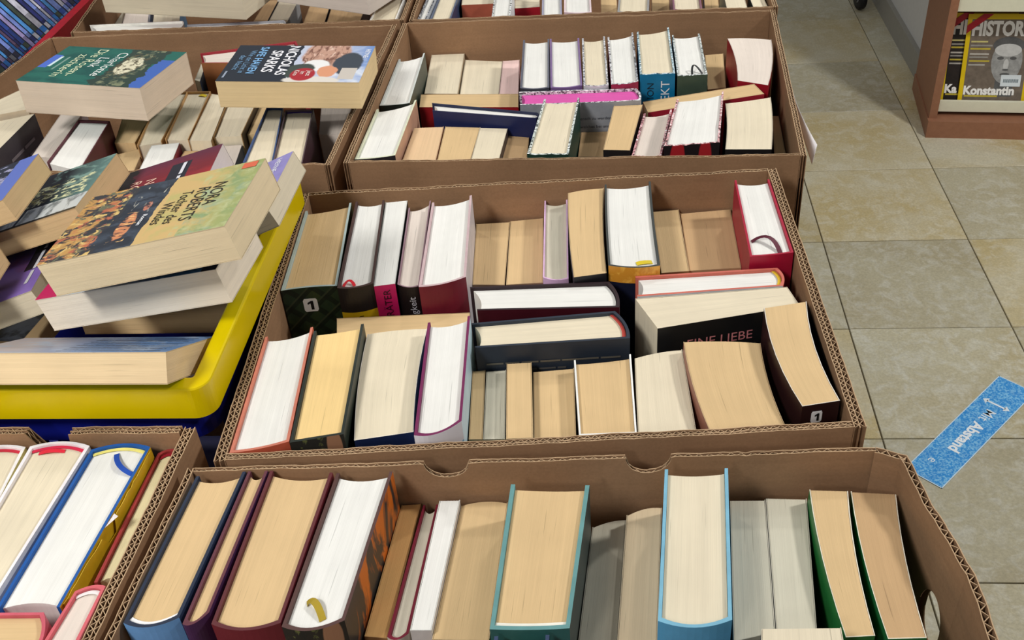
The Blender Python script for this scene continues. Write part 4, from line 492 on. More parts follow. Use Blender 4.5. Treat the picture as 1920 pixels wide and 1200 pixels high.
    for (face, s, cu, ch, size, colr, mode) in b.get('txt', []):
        if face == 'spine':
            xr = max(p[0] for p in text_mesh(s)[0]); put_text(s, lambda x, y: spine_pt(Tn * cu + (y - .35) * -size, ch + (xr - x) * size, .0006), colr, root, 'spine_lettering')
        else: put_text(s, lambda x, y: X(Tn + .0006, Wn * (1 - cu) - x * size, ch * .30 - y * size), colr, root, 'cover_lettering')
    # front cover print of flat novels: u to the right when read, v down the cover
    def cover_pt(u, v, off): return X(-off, Wn * u, Hn * v)
    def cover_text(s, u0, v0, size, colr, bold=0., stretch=1., shear=0.):
        vtx, _ = text_mesh(s, bold); xm = min(p[0] for p in vtx)
        put_text(s, lambda x, y: X(-.0004, Wn * u0 + ((x - xm) * stretch + shear * y) * size, Hn * v0 - y * size), colr, root, 'cover_lettering', bold)
    ar = b.get('art')
    if ar == 'green':
        for s, u0, v0, sz, cl in (('Charlotte', .12, .50, .021, (236, 240, 236)), ('Link', .28, .61, .021, (236, 240, 236)), ('Die Rosen-', .06, .70, .021, (226, 234, 196)), ('züchterin', .22, .80, .021, (226, 234, 196))): cover_text(s, u0, v0, sz, cl, 0, 1.0)
    elif ar == 'portrait':
        for s, u0, v0, sz, cl, bd in (('NICHOLAS', .03, .615, .0195, (240, 240, 244), .02), ('SPARKS', .16, .725, .021, (240, 240, 244), .02), ('SAFE HAVEN', .06, .825, .0155, (128, 180, 226), .02), ('Wie ein Licht in', .16, .885, .0115, (120, 160, 196), .0), ('der Nacht', .30, .94, .0115, (120, 160, 196), .0), ('~6', .74, .975, .006, (150, 160, 176), 0)): cover_text(s, u0, v0, sz, cl, bd)
        cover_text('HEYNE‹', .10, .05, .009, (236, 240, 248), .02)
        for k, s in enumerate(('Jetzt', 'im', 'Kino')): cover_text(s, .70 + .03 * (k == 1), .395 + .045 * k, .009, (240, 214, 206), .01)
    elif ar == 'wind':
        for s, u0, v0, sz, st in (('NORA', .26, .215, .019, .72), ('ROBERTS', .29, .30, .019, .72), ('Tochter des', .29, .385, .0165, .68), ('Windes', .42, .46, .0165, .72)): cover_text(s, u0, v0, sz, (44, 40, 34), 0, st, .12)
        cover_text('Roman', .54, .545, .0065, (230, 232, 236), .02)
        mesh_obj('publisher_mark', [cover_pt(u, v, .0004) for u, v in ((.02, .03), (.11, .03), (.11, .11), (.02, .11))], [(0, 1, 2, 3)], [paint((214, 104, 74), .4, 0)], root)
    elif ar == 'red':
        cover_text('NORA', .34, .44, .0185, (226, 190, 170), 0, .85, .1); cover_text('ROBERTS', .30, .54, .0185, (226, 190, 170), 0, .85, .1); cover_text('~5 6 6 3', .18, .225, .0095, (220, 220, 226))
    elif ar == 'lav': cover_text('HEYNE‹', .06, .10, .010, (232, 232, 246), .02)
    elif ar == 'purple': cover_text('~4 7 5', .16, .085, .009, (190, 190, 196))
    return root
for i_, b_ in enumerate(BOOKS): pass
# ------------------------------------------------------------------ floor
def stone_mat(name, c1, c2, c3):
    t = NT(name, .38); p = t.coord('Object'); rnd = t.n('ShaderNodeObjectInfo').outputs['Random']
    v = t.n('ShaderNodeVectorMath', operation='ADD'); t.t.links.new(p, v.inputs[0]); cb = t.n('ShaderNodeCombineXYZ')
    for k in range(3): t.set(cb.inputs[k], t.math('MULTIPLY', rnd, 17. + 7 * k))
    t.t.links.new(cb.outputs[0], v.inputs[1]); q = v.outputs[0]
    big = t.noise(q, 3.2, 3, .55, .4); mid = t.noise(q, 26, 5, .65, .8); fin = t.noise(q, 160, 3, .7)
    col = t.mix(t.rng(big, .38, .66), lin(c1), lin(c2)); col = t.mix(t.rng(mid, .46, .66, 0, .55), col, lin(c3))
    col = t.mix(1., col, t.rng(fin, .3, .7, .84, 1.10), 'MULTIPLY'); col = t.mix(1., col, t.rng(rnd, 0, 1, .86, 1.06), 'MULTIPLY')
    t.bump(fin, .08, .0005); t.b.inputs['Roughness'].default_value = .42
    return t.out(col)
STONE = [stone_mat('limestone', (200, 195, 170), (184, 172, 136), (218, 217, 204)), stone_mat('limestone_warm', (190, 174, 130), (202, 196, 172), (212, 206, 184)), stone_mat('limestone_grey', (186, 179, 152), (174, 164, 134), (208, 206, 192))]
grout = paint((118, 110, 92), .8, .08, 'grout')
fl = MB().box(-4, 4, -1.5, 9, -.06, -.006).build('floor', grout); fl['kind'] = 'structure'; fl['label'] = 'pale limestone tile floor of the shop'
TS = .40; TX0 = 2.52216 * TS; TY0 = 5.40158 * TS
h_ = TS / 2 - .0015
tv, tf = box_vf(-h_, h_, -h_, h_, -.012, 0)
top = [(-h_ + .001, -h_ + .001, 0), (h_ - .001, -h_ + .001, 0), (h_ - .001, h_ - .001, 0), (-h_ + .001, h_ - .001, 0)]
tile_me = []
for s in STONE:
    vv = [(-h_, -h_, -.012), (h_, -h_, -.012), (h_, h_, -.012), (-h_, h_, -.012), (-h_, -h_, -.0012), (h_, -h_, -.0012), (h_, h_, -.0012), (-h_, h_, -.0012)] + top
    me = bpy.data.meshes.new('tile'); me.from_pydata(vv, [], [(0, 1, 5, 4), (1, 2, 6, 5), (2, 3, 7, 6), (3, 0, 4, 7), (4, 5, 9, 8), (5, 6, 10, 9), (6, 7, 11, 10), (7, 4, 8, 11), (8, 9, 10, 11)]); me.materials.append(s); tile_me.append(me)
rt = random.Random(5)
PICK = {(-1, 0): 2, (-1, 1): 1, (-1, -1): 0, (0, 0): 1, (0, 1): 2, (-1, 2): 1, (-1, 3): 2, (0, -1): 0, (-2, 0): 2, (-2, -1): 1, (-1, -2): 2, (0, -2): 1}
for i in range(-7, 5):
    for j in range(-6, 12):
        me = tile_me[PICK.get((i, j), rt.choice((0, 0, 1, 2)))]
        o = bpy.data.objects.new('tile', me); COL.objects.link(o); o.parent = fl
        o.location = (TX0 + TS * (i + .5), TY0 + TS * (j + .5), rt.uniform(-.0004, .0004)); 
# ------------------------------------------------------------------ wall, baseboard
wr = MB().box(1.118, 1.30, 3.56, 9, 0, 3.0).build('wall_right', paint((206, 206, 204), .8, .03, 'wall_paint')); wr['kind'] = 'structure'; wr['label'] = 'plain white shop wall behind the magazine rack'
bs = MB().box(1.100, 1.1178, 3.56, 9, 0, .085).build('baseboard_right', paint((150, 148, 140), .5, .06, 'skirting')); bs['kind'] = 'structure'; bs['label'] = 'grey skirting along the white wall'
# ------------------------------------------------------------------ tables
dark = paint((30, 30, 32), .5, .1, 'table_laminate')
def table(x0, x1, y0, y1, zt, label):
    r = thing('display_table', ((x0 + x1) / 2, (y0 + y1) / 2, 0), label, 'table'); o = r.location
    bevel(MB().box(x0, x1, y0, y1, zt - .03, zt).build('table_top', dark, r, tuple(o)))
    for sx in (x0 + .05, x1 - .05):
        for sy in (y0 + .05, y1 - .05): MB().box(sx - .02, sx + .02, sy - .02, sy + .02, 0, zt - .03).build('leg', dark, r, tuple(o))
    return r
table(-1.02, .19, .12, 2.08, .86, 'black display table under the book boxes')
# ------------------------------------------------------------------ cardboard
def cardboard(name, c, var=.14):
    t = NT(name, .85); t.b.inputs['Specular IOR Level'].default_value = .1
    n = t.noise(t.coord('Object', (9, 9, 9)), 1, 4); f = t.noise(t.coord('Object', (6, 6, 160)), 1, 3); g = t.noise(t.coord('Object', (400, 400, 400)), 1, 2)
    v = t.math('MULTIPLY', t.rng(n, .3, .7, 1 - var, 1 + var), t.math('MULTIPLY', t.rng(f, .3, .7, .95, 1.05), t.rng(g, .3, .7, .94, 1.06)))
    t.bump(n, .25, .004)
    return t.out(t.mix(1., lin(c), v, 'MULTIPLY'))
CB = cardboard('cardboard', (150, 117, 88)); CBE = cardboard('cardboard_edge', (182, 154, 122)); CBF = cardboard('cardboard_fluting', (120, 94, 70))
def wall(parent, org, name, pts, th, zb, layers=2, seed=1, amp=.0006, notches=(), inward=1, pitch=.0085, hole=None, label=None, dips=()):
    """corrugated wall: rim polyline (outer edge, world, with z), liners and fluting built as real sheets. inward=+1 puts thickness to the left of the path"""
    rnd = random.Random(seed); P = [Vector(p) for p in pts]
    S = [0.]
    for k in range(1, len(P)): S.append(S[-1] + (P[k].xy - P[k - 1].xy).length)
    Ltot = S[-1]
    def at(s):
        s = max(0, min(Ltot, s)); k = 0
        while k < len(P) - 2 and s > S[k + 1]: k += 1
        f = (s - S[k]) / max(1e-9, S[k + 1] - S[k]); p = P[k].lerp(P[k + 1], f); d = (P[k + 1].xy - P[k].xy).normalized()
        return p, Vector((-d.y, d.x, 0)) * inward
    ph = [rnd.uniform(0, 6.28) for _ in range(6)]
    def rim(s):
        p, n = at(s); z = p.z + amp * (math.sin(s * 40 + ph[0]) * .6 + math.sin(s * 97 + ph[1]) * .5 + math.sin(s * 230 + ph[2]) * .35)
        for (sc, half, dep) in notches:
            x = abs(s - sc)
            if x < half: z -= dep * math.sqrt(max(0, 1 - (x / half) ** 2))
        for (sc, half, dep) in dips:
            x = abs(s - sc)
            if x < half: z -= dep * (1 - x / half)
        return z
    st = sorted(set([round(k * Ltot / max(8, int(Ltot / .006)), 5) for k in range(max(8, int(Ltot / .006)) + 1)] + [round(x, 5) for x in S] +
        [round(sc + half * math.sin(a * math.pi / 16 - math.pi / 2) * .9995, 5) for (sc, half, dep) in notches for a in range(17)] + ([round(hole[0] + hole[2] * math.sin(a * math.pi / 16 - math.pi / 2) * .9999, 5) for a in range(17)] if hole else [])))
    lt = .0008; mb = MB()
    def hz(s):
        if not hole or abs(s - hole[0]) > hole[2]: return None
        return hole[3] * math.sqrt(max(0, 1 - ((s - hole[0]) / hole[2]) ** 2))
    def pt(s, off, z): p, n = at(s); return Vector((p.x, p.y, z)) + n * off
    # liners
    for L in range(layers + 1):
        o0 = (th - lt) * L / layers; edge_drop = rnd.uniform(0, .0012) if 0 < L < layers else 0
        v = []
        for s in st:
            zr = rim(s) - edge_drop + rnd.uniform(-.0003, .0003)
            v += [pt(s, o0, zr), pt(s, o0 + lt, zr), pt(s, o0 + lt, zb), pt(s, o0, zb)]
        n = len(st)
        fA = []; fE = []
        for k in range(n - 1):
            a, b = 4 * k, 4 * k + 4
            hs = hole and L in (0, layers) 
            fE.append((a, b, b + 1, a + 1))
            if hole and hz(st[k]) is not None and hz(st[k + 1]) is not None:
                ha, hb = hz(st[k]), hz(st[k + 1]); x0 = len(v)
                for s_, hh in ((st[k], ha), (st[k + 1], hb)): v += [pt(s_, o0, hole[1] + hh), pt(s_, o0 + lt, hole[1] + hh), pt(s_, o0 + lt, hole[1] - hh), pt(s_, o0, hole[1] - hh)]
                fA += [(a + 1, b + 1, x0 + 5, x0 + 1), (a, x0, x0 + 4, b), (x0 + 2, x0 + 6, b + 2, a + 2), (x0 + 3, a + 3, b + 3, x0 + 7), (x0, x0 + 1, x0 + 5, x0 + 4), (x0 + 2, x0 + 3, x0 + 7, x0 + 6), (a + 2, b + 2, b + 3, a + 3)]
            else: fA += [(a + 1, b + 1, b + 2, a + 2), (a, a + 3, b + 3, b), (a + 2, b + 2, b + 3, a + 3)]
        fA += [(0, 1, 2, 3), (4 * n - 4, 4 * n - 1, 4 * n - 2, 4 * n - 3)]
        k0 = len(mb.v); mb.add(v, fA, 0); mb.v = mb.v[:k0 + len(v)]
        mb.f += [tuple(i + k0 for i in q) for q in fE]; mb.mi += [1] * len(fE)
    # fluting between liners
    fb = MB()
    for L in range(layers):
        oa = (th - lt) * L / layers + lt; ob = (th - lt) * (L + 1) / layers; pit = pitch * (1 if L % 2 == 0 else .72); m = int(Ltot / (pit / 2)); v = []; f = []
        hw = .00045; mi_ = []
        for k in range(m + 1):
            s = k * Ltot / m; off = oa if k % 2 == 0 else ob; z = rim(s) - .0005 - rnd.uniform(0, .0005); z2 = max(zb, z - .03)
            v += [pt(s - hw, off, z), pt(s + hw, off, z), pt(s - hw, off, z2), pt(s + hw, off, z2)]
            if k: a = 4 * k - 4; f += [(a, a + 4, a + 5, a + 1), (a, a + 2, a + 6, a + 4), (a + 1, a + 5, a + 7, a + 3)]
        fb.add(v, f); fb.mi[-len(f):] = [1, 0, 0] * (len(f) // 3)
    ob = mb.build(name, [CB, CBE], parent, tuple(org))
    fo = mesh_obj('fluting', fb.v, fb.f, [CBF, CBE], ob, fb.mi, None, False, tuple(org))
    return ob
def carton(label, corners, th, zb=.862, seed=1, layers=(1, 2, 1, 2), z=1.10, extra=None):
    """corners back-left, back-right, front-right, front-left (rim, outer)"""
    c = [Vector((p[0], p[1], p[2] if len(p) > 2 else z)) for p in corners]
    org = sum(c, Vector()) / 4; org.z = zb
    r = thing('cardboard_box', tuple(org), label, 'box', 'cardboard boxes of books'); ex = extra or {}
    names = ('back_wall', 'side_wall', 'front_wall', 'side_wall')
    for k in range(4):
        a, b = c[k], c[(k + 1) % 4]
        if k in (0, 2):                                  # end walls sit between the side walls
            d = (b - a).normalized(); a = a + d * (th[3 if k == 0 else 1] + .0004); b = b - d * (th[1 if k == 0 else 3] + .0004)
        pts = ex.get('pts%d' % k, [a, b])
        wall(r, org, names[k], pts, th[k], zb + .004, layers[k], seed * 10 + k, inward=-1, **ex.get(k, {}))
    ins = []
    for k in range(4): ins.append(c[k].xy)
    MB().slab([(p.x, p.y, zb) for p in ins][::-1], (0, 0, .004)).build('base', CB, r, tuple(org))
    return r
carton('middle cardboard box in the right column, its thick corrugated rim fully in view', [(-.3584, 1.0473, 1.0965), (.1909, 1.0709, 1.10), (.2087, .6453, 1.10), (-.3332, .6081, 1.0985)], (.0055, .010, .0075, .010), seed=2, layers=(1, 2, 2, 2))
r1 = carton('upper right cardboard box with a paper sheet stuck outside its right wall', [(-.31, 1.5435), (.2501, 1.5383), (.2296, 1.0985), (-.3199, 1.1107)], (.004, .007, .004, .007), seed=3, layers=(1, 2, 1, 2))
carton('far right cardboard box at the top frame edge', [(-.305, 1.985), (.258, 1.985), (.256, 1.548), (-.302, 1.551)], (.004, .007, .004, .006), seed=4, layers=(1, 2, 1, 1))
carton('left cardboard box holding two flat novels on top', [(-.878, 1.5417), (-.3191, 1.5381), (-.3349, 1.1063), (-.945, 1.10)], (.004, .007, .004, .005), seed=5, layers=(1, 2, 1, 1), extra={2: dict(amp=.0016)})
carton('far left cardboard box at the top frame edge', [(-.90, 1.99), (-.312, 1.985), (-.3107, 1.5541), (-.8494, 1.5559)], (.004, .006, .005, .005), seed=6, layers=(1, 2, 1, 1))
carton('front right cardboard box with two half-round notches in its back wall', [(-.3518, .5982), (.2103, .6219), (.2505, .17), (-.372, .17)], (.0042, .0065, .006, .0055), seed=7, layers=(1, 1, 1, 1), z=1.10,
       extra={0: dict(notches=((.211, .0185, .016), (.376, .0185, .018)), dips=((.455, .006, .002),)),
              'pts0': [Vector((-.346, .5985, 1.10)), Vector((.2108, .6217, 1.10))],
              'pts1': [Vector((.2112, .6215, 1.10)), Vector((.2334, .6134, 1.10)), Vector((.2417, .5664, 1.098)), Vector((.2539, .4937, 1.10)), Vector((.2545, .4409, 1.10)), Vector((.2545, .17, 1.10))],
              1: dict(hole=(.116, 1.012, .018, .030), amp=.0016)})
l3o = Vector((-.62, .4, .862)); r = thing('cardboard_box', tuple(l3o), 'lower left cardboard box with a gap cut into its back rim', 'box', 'cardboard boxes of books')
wall(r, l3o, 'back_wall', [(-.88, .6513, 1.10), (-.5135, .6491, 1.10), (-.490, .6485, 1.055), (-.478, .6482, 1.055), (-.4728, .648, 1.10), (-.372, .6475, 1.102)], .009, .866, 2, 81, inward=-1)
wall(r, l3o, 'side_wall', [(-.3605, .6475, 1.10), (-.3669, .4312, 1.10), (-.374, .17, 1.10)], .0095, .866, 2, 82, inward=-1)
wall(r, l3o, 'front_wall', [(-.384, .17, 1.10), (-.88, .17, 1.10)], .006, .866, 1, 83, inward=-1)
wall(r, l3o, 'side_wall', [(-.89, .17, 1.10), (-.89, .6513, 1.10)], .006, .866, 1, 84, inward=-1)
MB().box(-.885, -.375, .172, .647, .862, .866).build('base', CB, r, tuple(l3o))
# paper sheet hanging outside the upper right box
pv = []
for k in range(6):
    s = k / 5
    for q in range(5):
        f = q / 4; y = 1.275 - .125 * s; pv.append((.2512 - (1.5383 - y) * .0466 + .0008 + .017 * s ** 1.5 * (1 - .35 * f), y - .012 * f * s, 1.093 - .008 * s - (.004 + .016 * s) * f))
pf = [(k * 5 + q, k * 5 + q + 1, k * 5 + q + 6, k * 5 + q + 5) for k in range(5) for q in range(4)]
ps = mesh_obj('paper_sheet', pv, pf, [paint((232, 230, 232), .7, .02, 'paper')], None, None, None, True, (.245, 1.2, 1.0)); ps.modifiers.new('thick', 'SOLIDIFY').thickness = .0003
tag(ps, 'white paper sheet curling off the outside of the upper right box', 'paper')
# ------------------------------------------------------------------ yellow and blue crate
YEL = paint((216, 190, 0), .28, .02, 'yellow_plastic'); BLU = paint((18, 26, 120), .35, .05, 'blue_plastic')
cx0, cx1, cy0, cy1 = -.97, -.347, .660, 1.035
co = Vector(((cx0 + cx1) / 2, (cy0 + cy1) / 2, .862)); cr = thing('plastic_crate', tuple(co), 'blue plastic crate with a wide bright yellow rim', 'crate')
def rrect(x0, x1, y0, y1, r, n=8):
    pts = []
    for (cx, cy, a0) in ((x1 - r, y1 - r, 0), (x0 + r, y1 - r, 90), (x0 + r, y0 + r, 180), (x1 - r, y0 + r, 270)):
        for k in range(n + 1): a = math.radians(a0 + 90 * k / n); pts.append((cx + r * math.cos(a), cy + r * math.sin(a)))
    return pts
zt = 1.133
prof = [(0.0, zt - .034), (0., zt - .0022), (.0007, zt - .0007), (.0022, zt), (.0145, zt), (.0160, zt - .0006), (.0166, zt - .002), (.0166, zt - .03), (.0140, zt - .03), (.0140, zt - .003), (.003, zt - .003), (.003, zt - .034)]
v = []; f = []; loops = [rrect(cx0 + o, cx1 - o, cy0 + o, cy1 - o, max(.003, .018 - o)) for o, _ in prof]; n = len(loops[0]); m = len(prof)
for j, (o, z) in enumerate(prof): v += [(x, y, z) for x, y in loops[j]]
for j in range(m):
    for k in range(n): f.append((j * n + k, j * n + (k + 1) % n, ((j + 1) % m) * n + (k + 1) % n, ((j + 1) % m) * n + k))
rimo = mesh_obj('rim', v, f, [YEL], cr, None, None, False, tuple(co))
# body: blue sill under the rim, vertical ribs with gaps, lower panel
bo = MB(); bi = .012
def ring(z0, z1, o, th):
    a = rrect(cx0 + o, cx1 - o, cy0 + o, cy1 - o, .03); b = rrect(cx0 + o + th, cx1 - o - th, cy0 + o + th, cy1 - o - th, .028); n = len(a)
    vv = [(x, y, z1) for x, y in a] + [(x, y, z1) for x, y in b] + [(x, y, z0) for x, y in a] + [(x, y, z0) for x, y in b]; ff = []
    for k in range(n):
        q = (k + 1) % n; ff += [(k, q, n + q, n + k), (2 * n + k, 3 * n + k, 3 * n + q, 2 * n + q), (k, 2 * n + k, 2 * n + q, q), (n + k, n + q, 3 * n + q, 3 * n + k)]
    bo.add(vv, ff)
ring(1.060, 1.105, .013, .004); ring(.866, .97, .015, .004); bo.box(cx0 + .02, cx1 - .02, cy0 + .02, cy1 - .02, .862, .868)
bo.build('body', BLU, cr, tuple(co))
x = cx0 + .05
while x < cx1 - .04:
    for y in (cy0 + .015, cy1 - .019): MB().box(x, x + .012, y, y + .004, .968, 1.062).build('rib', BLU, cr, tuple(co))
    x += .024
y = cy0 + .05
while y < cy1 - .04:
    MB().box(cx1 - .019, cx1 - .015, y, y + .012, .968, 1.062).build('rib', BLU, cr, tuple(co)); y += .024
# ------------------------------------------------------------------ books
for i_, b_ in enumerate(BOOKS): make_book(i_, b_)
# ------------------------------------------------------------------ floor sticker
SA, SB, SC_ = Vector((.680, 1.584, 0)), Vector((.657, 1.689, 0)), Vector((.902, 1.950, 0))
ex_ = (SC_ - SB); SL = ex_.length + .06; ex_.normalize(); ey_ = Vector((ex_.y, -ex_.x, 0)); SW = .088
SO = SB - ex_ * .03
t = NT('sticker_blue', .35); n1 = t.noise(t.coord('Object'), 240, 2, .6); n2 = t.noise(t.coord('Object'), 30, 2)
col = t.mix(t.rng(n1, .44, .60), lin((52, 146, 218)), lin((136, 200, 240))); smat = t.out(t.mix(t.rng(n2, .4, .7, 0, .3), col, lin((30, 110, 196))))
so = thing('floor_sticker', tuple(SO + ex_ * SL / 2), 'blue distancing sticker on the floor reading Mit Abstand', 'sticker'); og = tuple(so.location)
def SP(a, b, z): p = SO + ex_ * a + ey_ * b; return (p.x, p.y, z)
pl = [SP(0, 0, .0012), SP(SL, 0, .0012), SP(SL, SW, .0012), SP(0, SW, .0012)]
MB().slab(pl, (0, 0, .0006)).build('vinyl', smat, so, og)
bd = MB()
for a0, a1, b0, b1 in ((0, SL, 0, .0022), (0, SL, SW - .0022, SW), (0, .0022, 0, SW), (SL - .0022, SL, 0, SW)): bd.slab([SP(a0, b0, .0018), SP(a1, b0, .0018), SP(a1, b1, .0018), SP(a0, b1, .0018)], (0, 0, .0002))
bd.build('border', paint((206, 226, 238), .4), so, og)
# reading direction runs from the far right end to the near left end; letter tops point to the near right side
def stx(a0, b0, size): return lambda x, y: SP(a0 - x * size, b0 + y * size, .0021)
put_text('Mit', stx(.272, .036, .033), (226, 238, 246), so, 'lettering', .008, og)
put_text('Abstand', stx(.176, .036, .036), (240, 246, 250), so, 'lettering', .035, og)
put_text('e', stx(.062, .022, .030), (226, 238, 246), so, 'lettering', .0, og)
ar_ = MB(); ac = .318
for q in ([(ac - .002, .022), (ac + .003, .022), (ac + .003, .066), (ac - .002, .066)], [(ac - .010, .024), (ac + .0005, .012), (ac + .011, .024)], [(ac - .010, .064), (ac + .011, .064), (ac + .0005, .076)]): ar_.slab([SP(a, b, .0019) for a, b in q], (0, 0, .0003))
ar_.build('double_arrow', paint((232, 240, 246), .4), so, og)
# ------------------------------------------------------------------ magazine rack
RO = Vector((1.033, 3.159, 0)); E1 = Vector((.994, -.109, 0)); E2 = Vector((.109, .994, 0))
rk = thing('magazine_rack', tuple(RO + E1 * .35 + E2 * .18), 'brown wooden magazine rack with pale shelf lips beside the wall', 'rack'); ro = tuple(rk.location)
def RP(a, b, z): p = RO + E1 * a + E2 * b; return (p.x, p.y, z)
BR = paint((150, 104, 78), .5, .08, 'brown_laminate'); BRD = paint((104, 72, 54), .6, .08, 'brown_side'); LIP = paint((226, 224, 200), .5, .03, 'pale_lip')
def rbox(a0, a1, b0, b1, z0, z1, name, mat): return MB().slab([RP(a0, b0, z0), RP(a1, b0, z0), RP(a1, b1, z0), RP(a0, b1, z0)], (0, 0, z1 - z0)).build(name, mat, rk, ro)
rbox(0, .74, 0, .36, 0, .058, 'plinth', BR)
for a in (.004, .712): rbox(a, a + .024, .022, .36, .058, 1.25, 'side_panel', BRD if False else BR)
rbox(.028, .712, .34, .36, .058, 1.25, 'back_panel', BRD)
for k in range(3):
    z = .085 + .335 * k
    rbox(.028, .712, .055, .34, z - .012, z, 'shelf', BRD); rbox(.028, .712, .043, .055, z - .012, z + .024, 'shelf_lip', LIP)
def magazine(a0, b0, label, dark, words, head):
    H_, W_m, th = .285, .205, .004; lean = math.radians(17); up = Vector((0, 0, math.cos(lean))) + E2 * math.sin(lean); nrm = E2 * -math.cos(lean) + Vector((0, 0, math.sin(lean)))
    O = Vector(RP(a0, b0, .0868)); m = thing('magazine', tuple(O), label, 'magazine', 'magazines in the rack'); om = tuple(O)
    def MP(x, y, off=0): p = O + E1 * x + up * y + nrm * off; return tuple(p)
    def rect(name, x0, x1, y0, y1, off, mat, par=m): return mesh_obj(name, [MP(x0, y0, off), MP(x1, y0, off), MP(x1, y1, off), MP(x0, y1, off)], [(0, 1, 2, 3)], [mat], par, origin=om)
    YB = paint((222, 190, 10), .35, .02, 'print_yellow'); MB().slab([MP(0, 0, -th), MP(W_m, 0, -th), MP(W_m, H_, -th), MP(0, H_, -th)], nrm * th).build('pages', [YB], m, om)
    bgm = paint(dark, .35, .2, 'print_background'); rect('cover_print', .013, W_m - .013, .004, H_ - .016, .0003, bgm)
    def tx(s, x0, y0, size, colr, bold=.0, stretch=1., par=m):
        vt, _ = text_mesh(s, bold); xm = min(p[0] for p in vt); put_text(s, lambda x, y: MP(x0 + (x - xm) * size * stretch, y0 + y * size, .0009), colr, par, 'lettering', bold, om)
    tx('HISTORY', .016, H_ - .064, .060, (236, 234, 230), .045, .74); tx(words, .014, .036, .037, (238, 236, 232), .045, .95)
    for k, (y, w, c) in enumerate(((.198, .05, (196, 186, 120)), (.186, .065, (150, 146, 138)), (.176, .06, (196, 176, 60)), (.160, .058, (186, 180, 170)), (.150, .056, (150, 146, 138)), (.138, .062, (196, 176, 60)), (.126, .05, (170, 166, 158)), (.028, .10, (196, 176, 60)))): rect('text_line', .018, .018 + w, y, y + .005, .0006, paint(c, .4, .1))
    rb_ = [MP(-.0005, H_ - .06, .0012), MP(-.0005, H_ - .035, .0012), MP(.045, H_ + .0005, .0012), MP(.075, H_ + .0005, .0012)]; mesh_obj('ribbon_print', rb_, [(0, 3, 2, 1)], [paint((176, 34, 44), .35)], m, origin=om)
    if head:
        st_ = paint((150, 150, 148), .6, .25, 'print_stone'); sd_ = paint((84, 84, 84), .6, .2, 'print_stone_dark'); lt_ = paint((196, 196, 194), .5, .1, 'print_stone_light')
        def blob(name, cx, cy, rx, ry, off, mat): mesh_obj(name, [MP(cx + rx * math.cos(a * math.pi / 12), cy + ry * math.sin(a * math.pi / 12), off) for a in range(24)], [tuple(range(24))], [mat], m, origin=om)
        blob('stone_head_print', .132, .140, .046, .070, .0005, st_); blob('hair_print', .132, .190, .047, .026, .0006, sd_); blob('forehead_print', .132, .175, .040, .020, .0007, lt_); rect('neck_print', .105, .16, .03, .10, .0004, sd_)
        for ex2 in (.112, .150): blob('eye_print', ex2, .150, .010, .005, .0008, sd_)
        blob('nose_print', .131, .130, .008, .018, .0008, lt_); blob('nose_shadow_print', .131, .114, .009, .003, .0009, sd_); blob('mouth_print', .131, .100, .015, .004, .0008, sd_)
        sk = rect('price_label', .122, .182, .062, .098, .0011, paint((214, 222, 226), .4, 0)); 
        for k in range(14): rect('barcode_line', .130 + k * .0033, .1315 + k * .0033, .074, .084, .0013, paint((60, 80, 90), .4, 0), sk) if False else None
        mesh_obj('barcode', [MP(x, y, .0013) for k in range(14) for x, y in ((.130 + k * .0033, .074), (.1318 + k * .0033, .074), (.1318 + k * .0033, .085), (.130 + k * .0033, .085))], [tuple(range(4 * k, 4 * k + 4)) for k in range(14)], [paint((60, 80, 90), .4, 0)], sk, origin=om)
    return m
magazine(.034, .072, 'yellow-bordered history magazine mostly hidden behind the front copy, lettered Ka', (40, 32, 28), 'Ka', False)
magazine(.090, .062, 'yellow-bordered history magazine with grey stone head, titled Konstantin', (112, 100, 88), 'Konstantin', True)
# ------------------------------------------------------------------ caster of a display cart
blk = paint((20, 20, 24), .45, .05, 'black_rubber'); gry = paint((120, 120, 124), .35, .05, 'grey_metal')
cp = Vector((1.03, 4.26, 0)); ct = thing('display_cart', tuple(cp), 'black swivel wheel of a cart at the top frame edge', 'cart')
def lathe(name, prof, axis, centre, mat, parent, org, n=28):
    v = []; f = []; c = Vector(centre); ax = Vector(axis).normalized(); s1 = ax.orthogonal().normalized(); s2 = ax.cross(s1); m = len(prof)
    for k in range(n):
        a = 2 * math.pi * k / n
        for r_, h in prof: v.append(tuple(c + ax * h + (s1 * math.cos(a) + s2 * math.sin(a)) * r_))
    for k in range(n):
        for j in range(m - 1): f.append((k * m + j, ((k + 1) % n) * m + j, ((k + 1) % n) * m + j + 1, k * m + j + 1))
    return mesh_obj(name, v, f, [mat], parent, None, None, True, org)
wp = lathe('wheel', [(.012, -.014), (.036, -.014), (.043, -.010), (.045, 0), (.043, .010), (.036, .014), (.012, .014)], (1, .25, 0), (1.03, 4.26, .0455), blk, ct, tuple(cp))
lathe('hub', [(.0, -.016), (.014, -.016), (.016, -.012), (.016, .012), (.014, .016), (.0, .016)], (1, .25, 0), (1.03, 4.26, .0455), gry, ct, tuple(cp))
fk = MB()
for sx in (-.021, .018): fk.box(1.03 + sx, 1.033 + sx, 4.24, 4.28, .04, .10)
fk.box(1.005, 1.055, 4.235, 4.285, .10, .106); fk.build('fork', blk, ct, tuple(cp)); MB().box(1.01, 1.05, 4.24, 4.28, .106, .9).build('upright', gry, ct, tuple(cp)); MB().box(.45, 1.06, 4.20, 4.9, .9, .93).build('deck', gry, ct, tuple(cp))
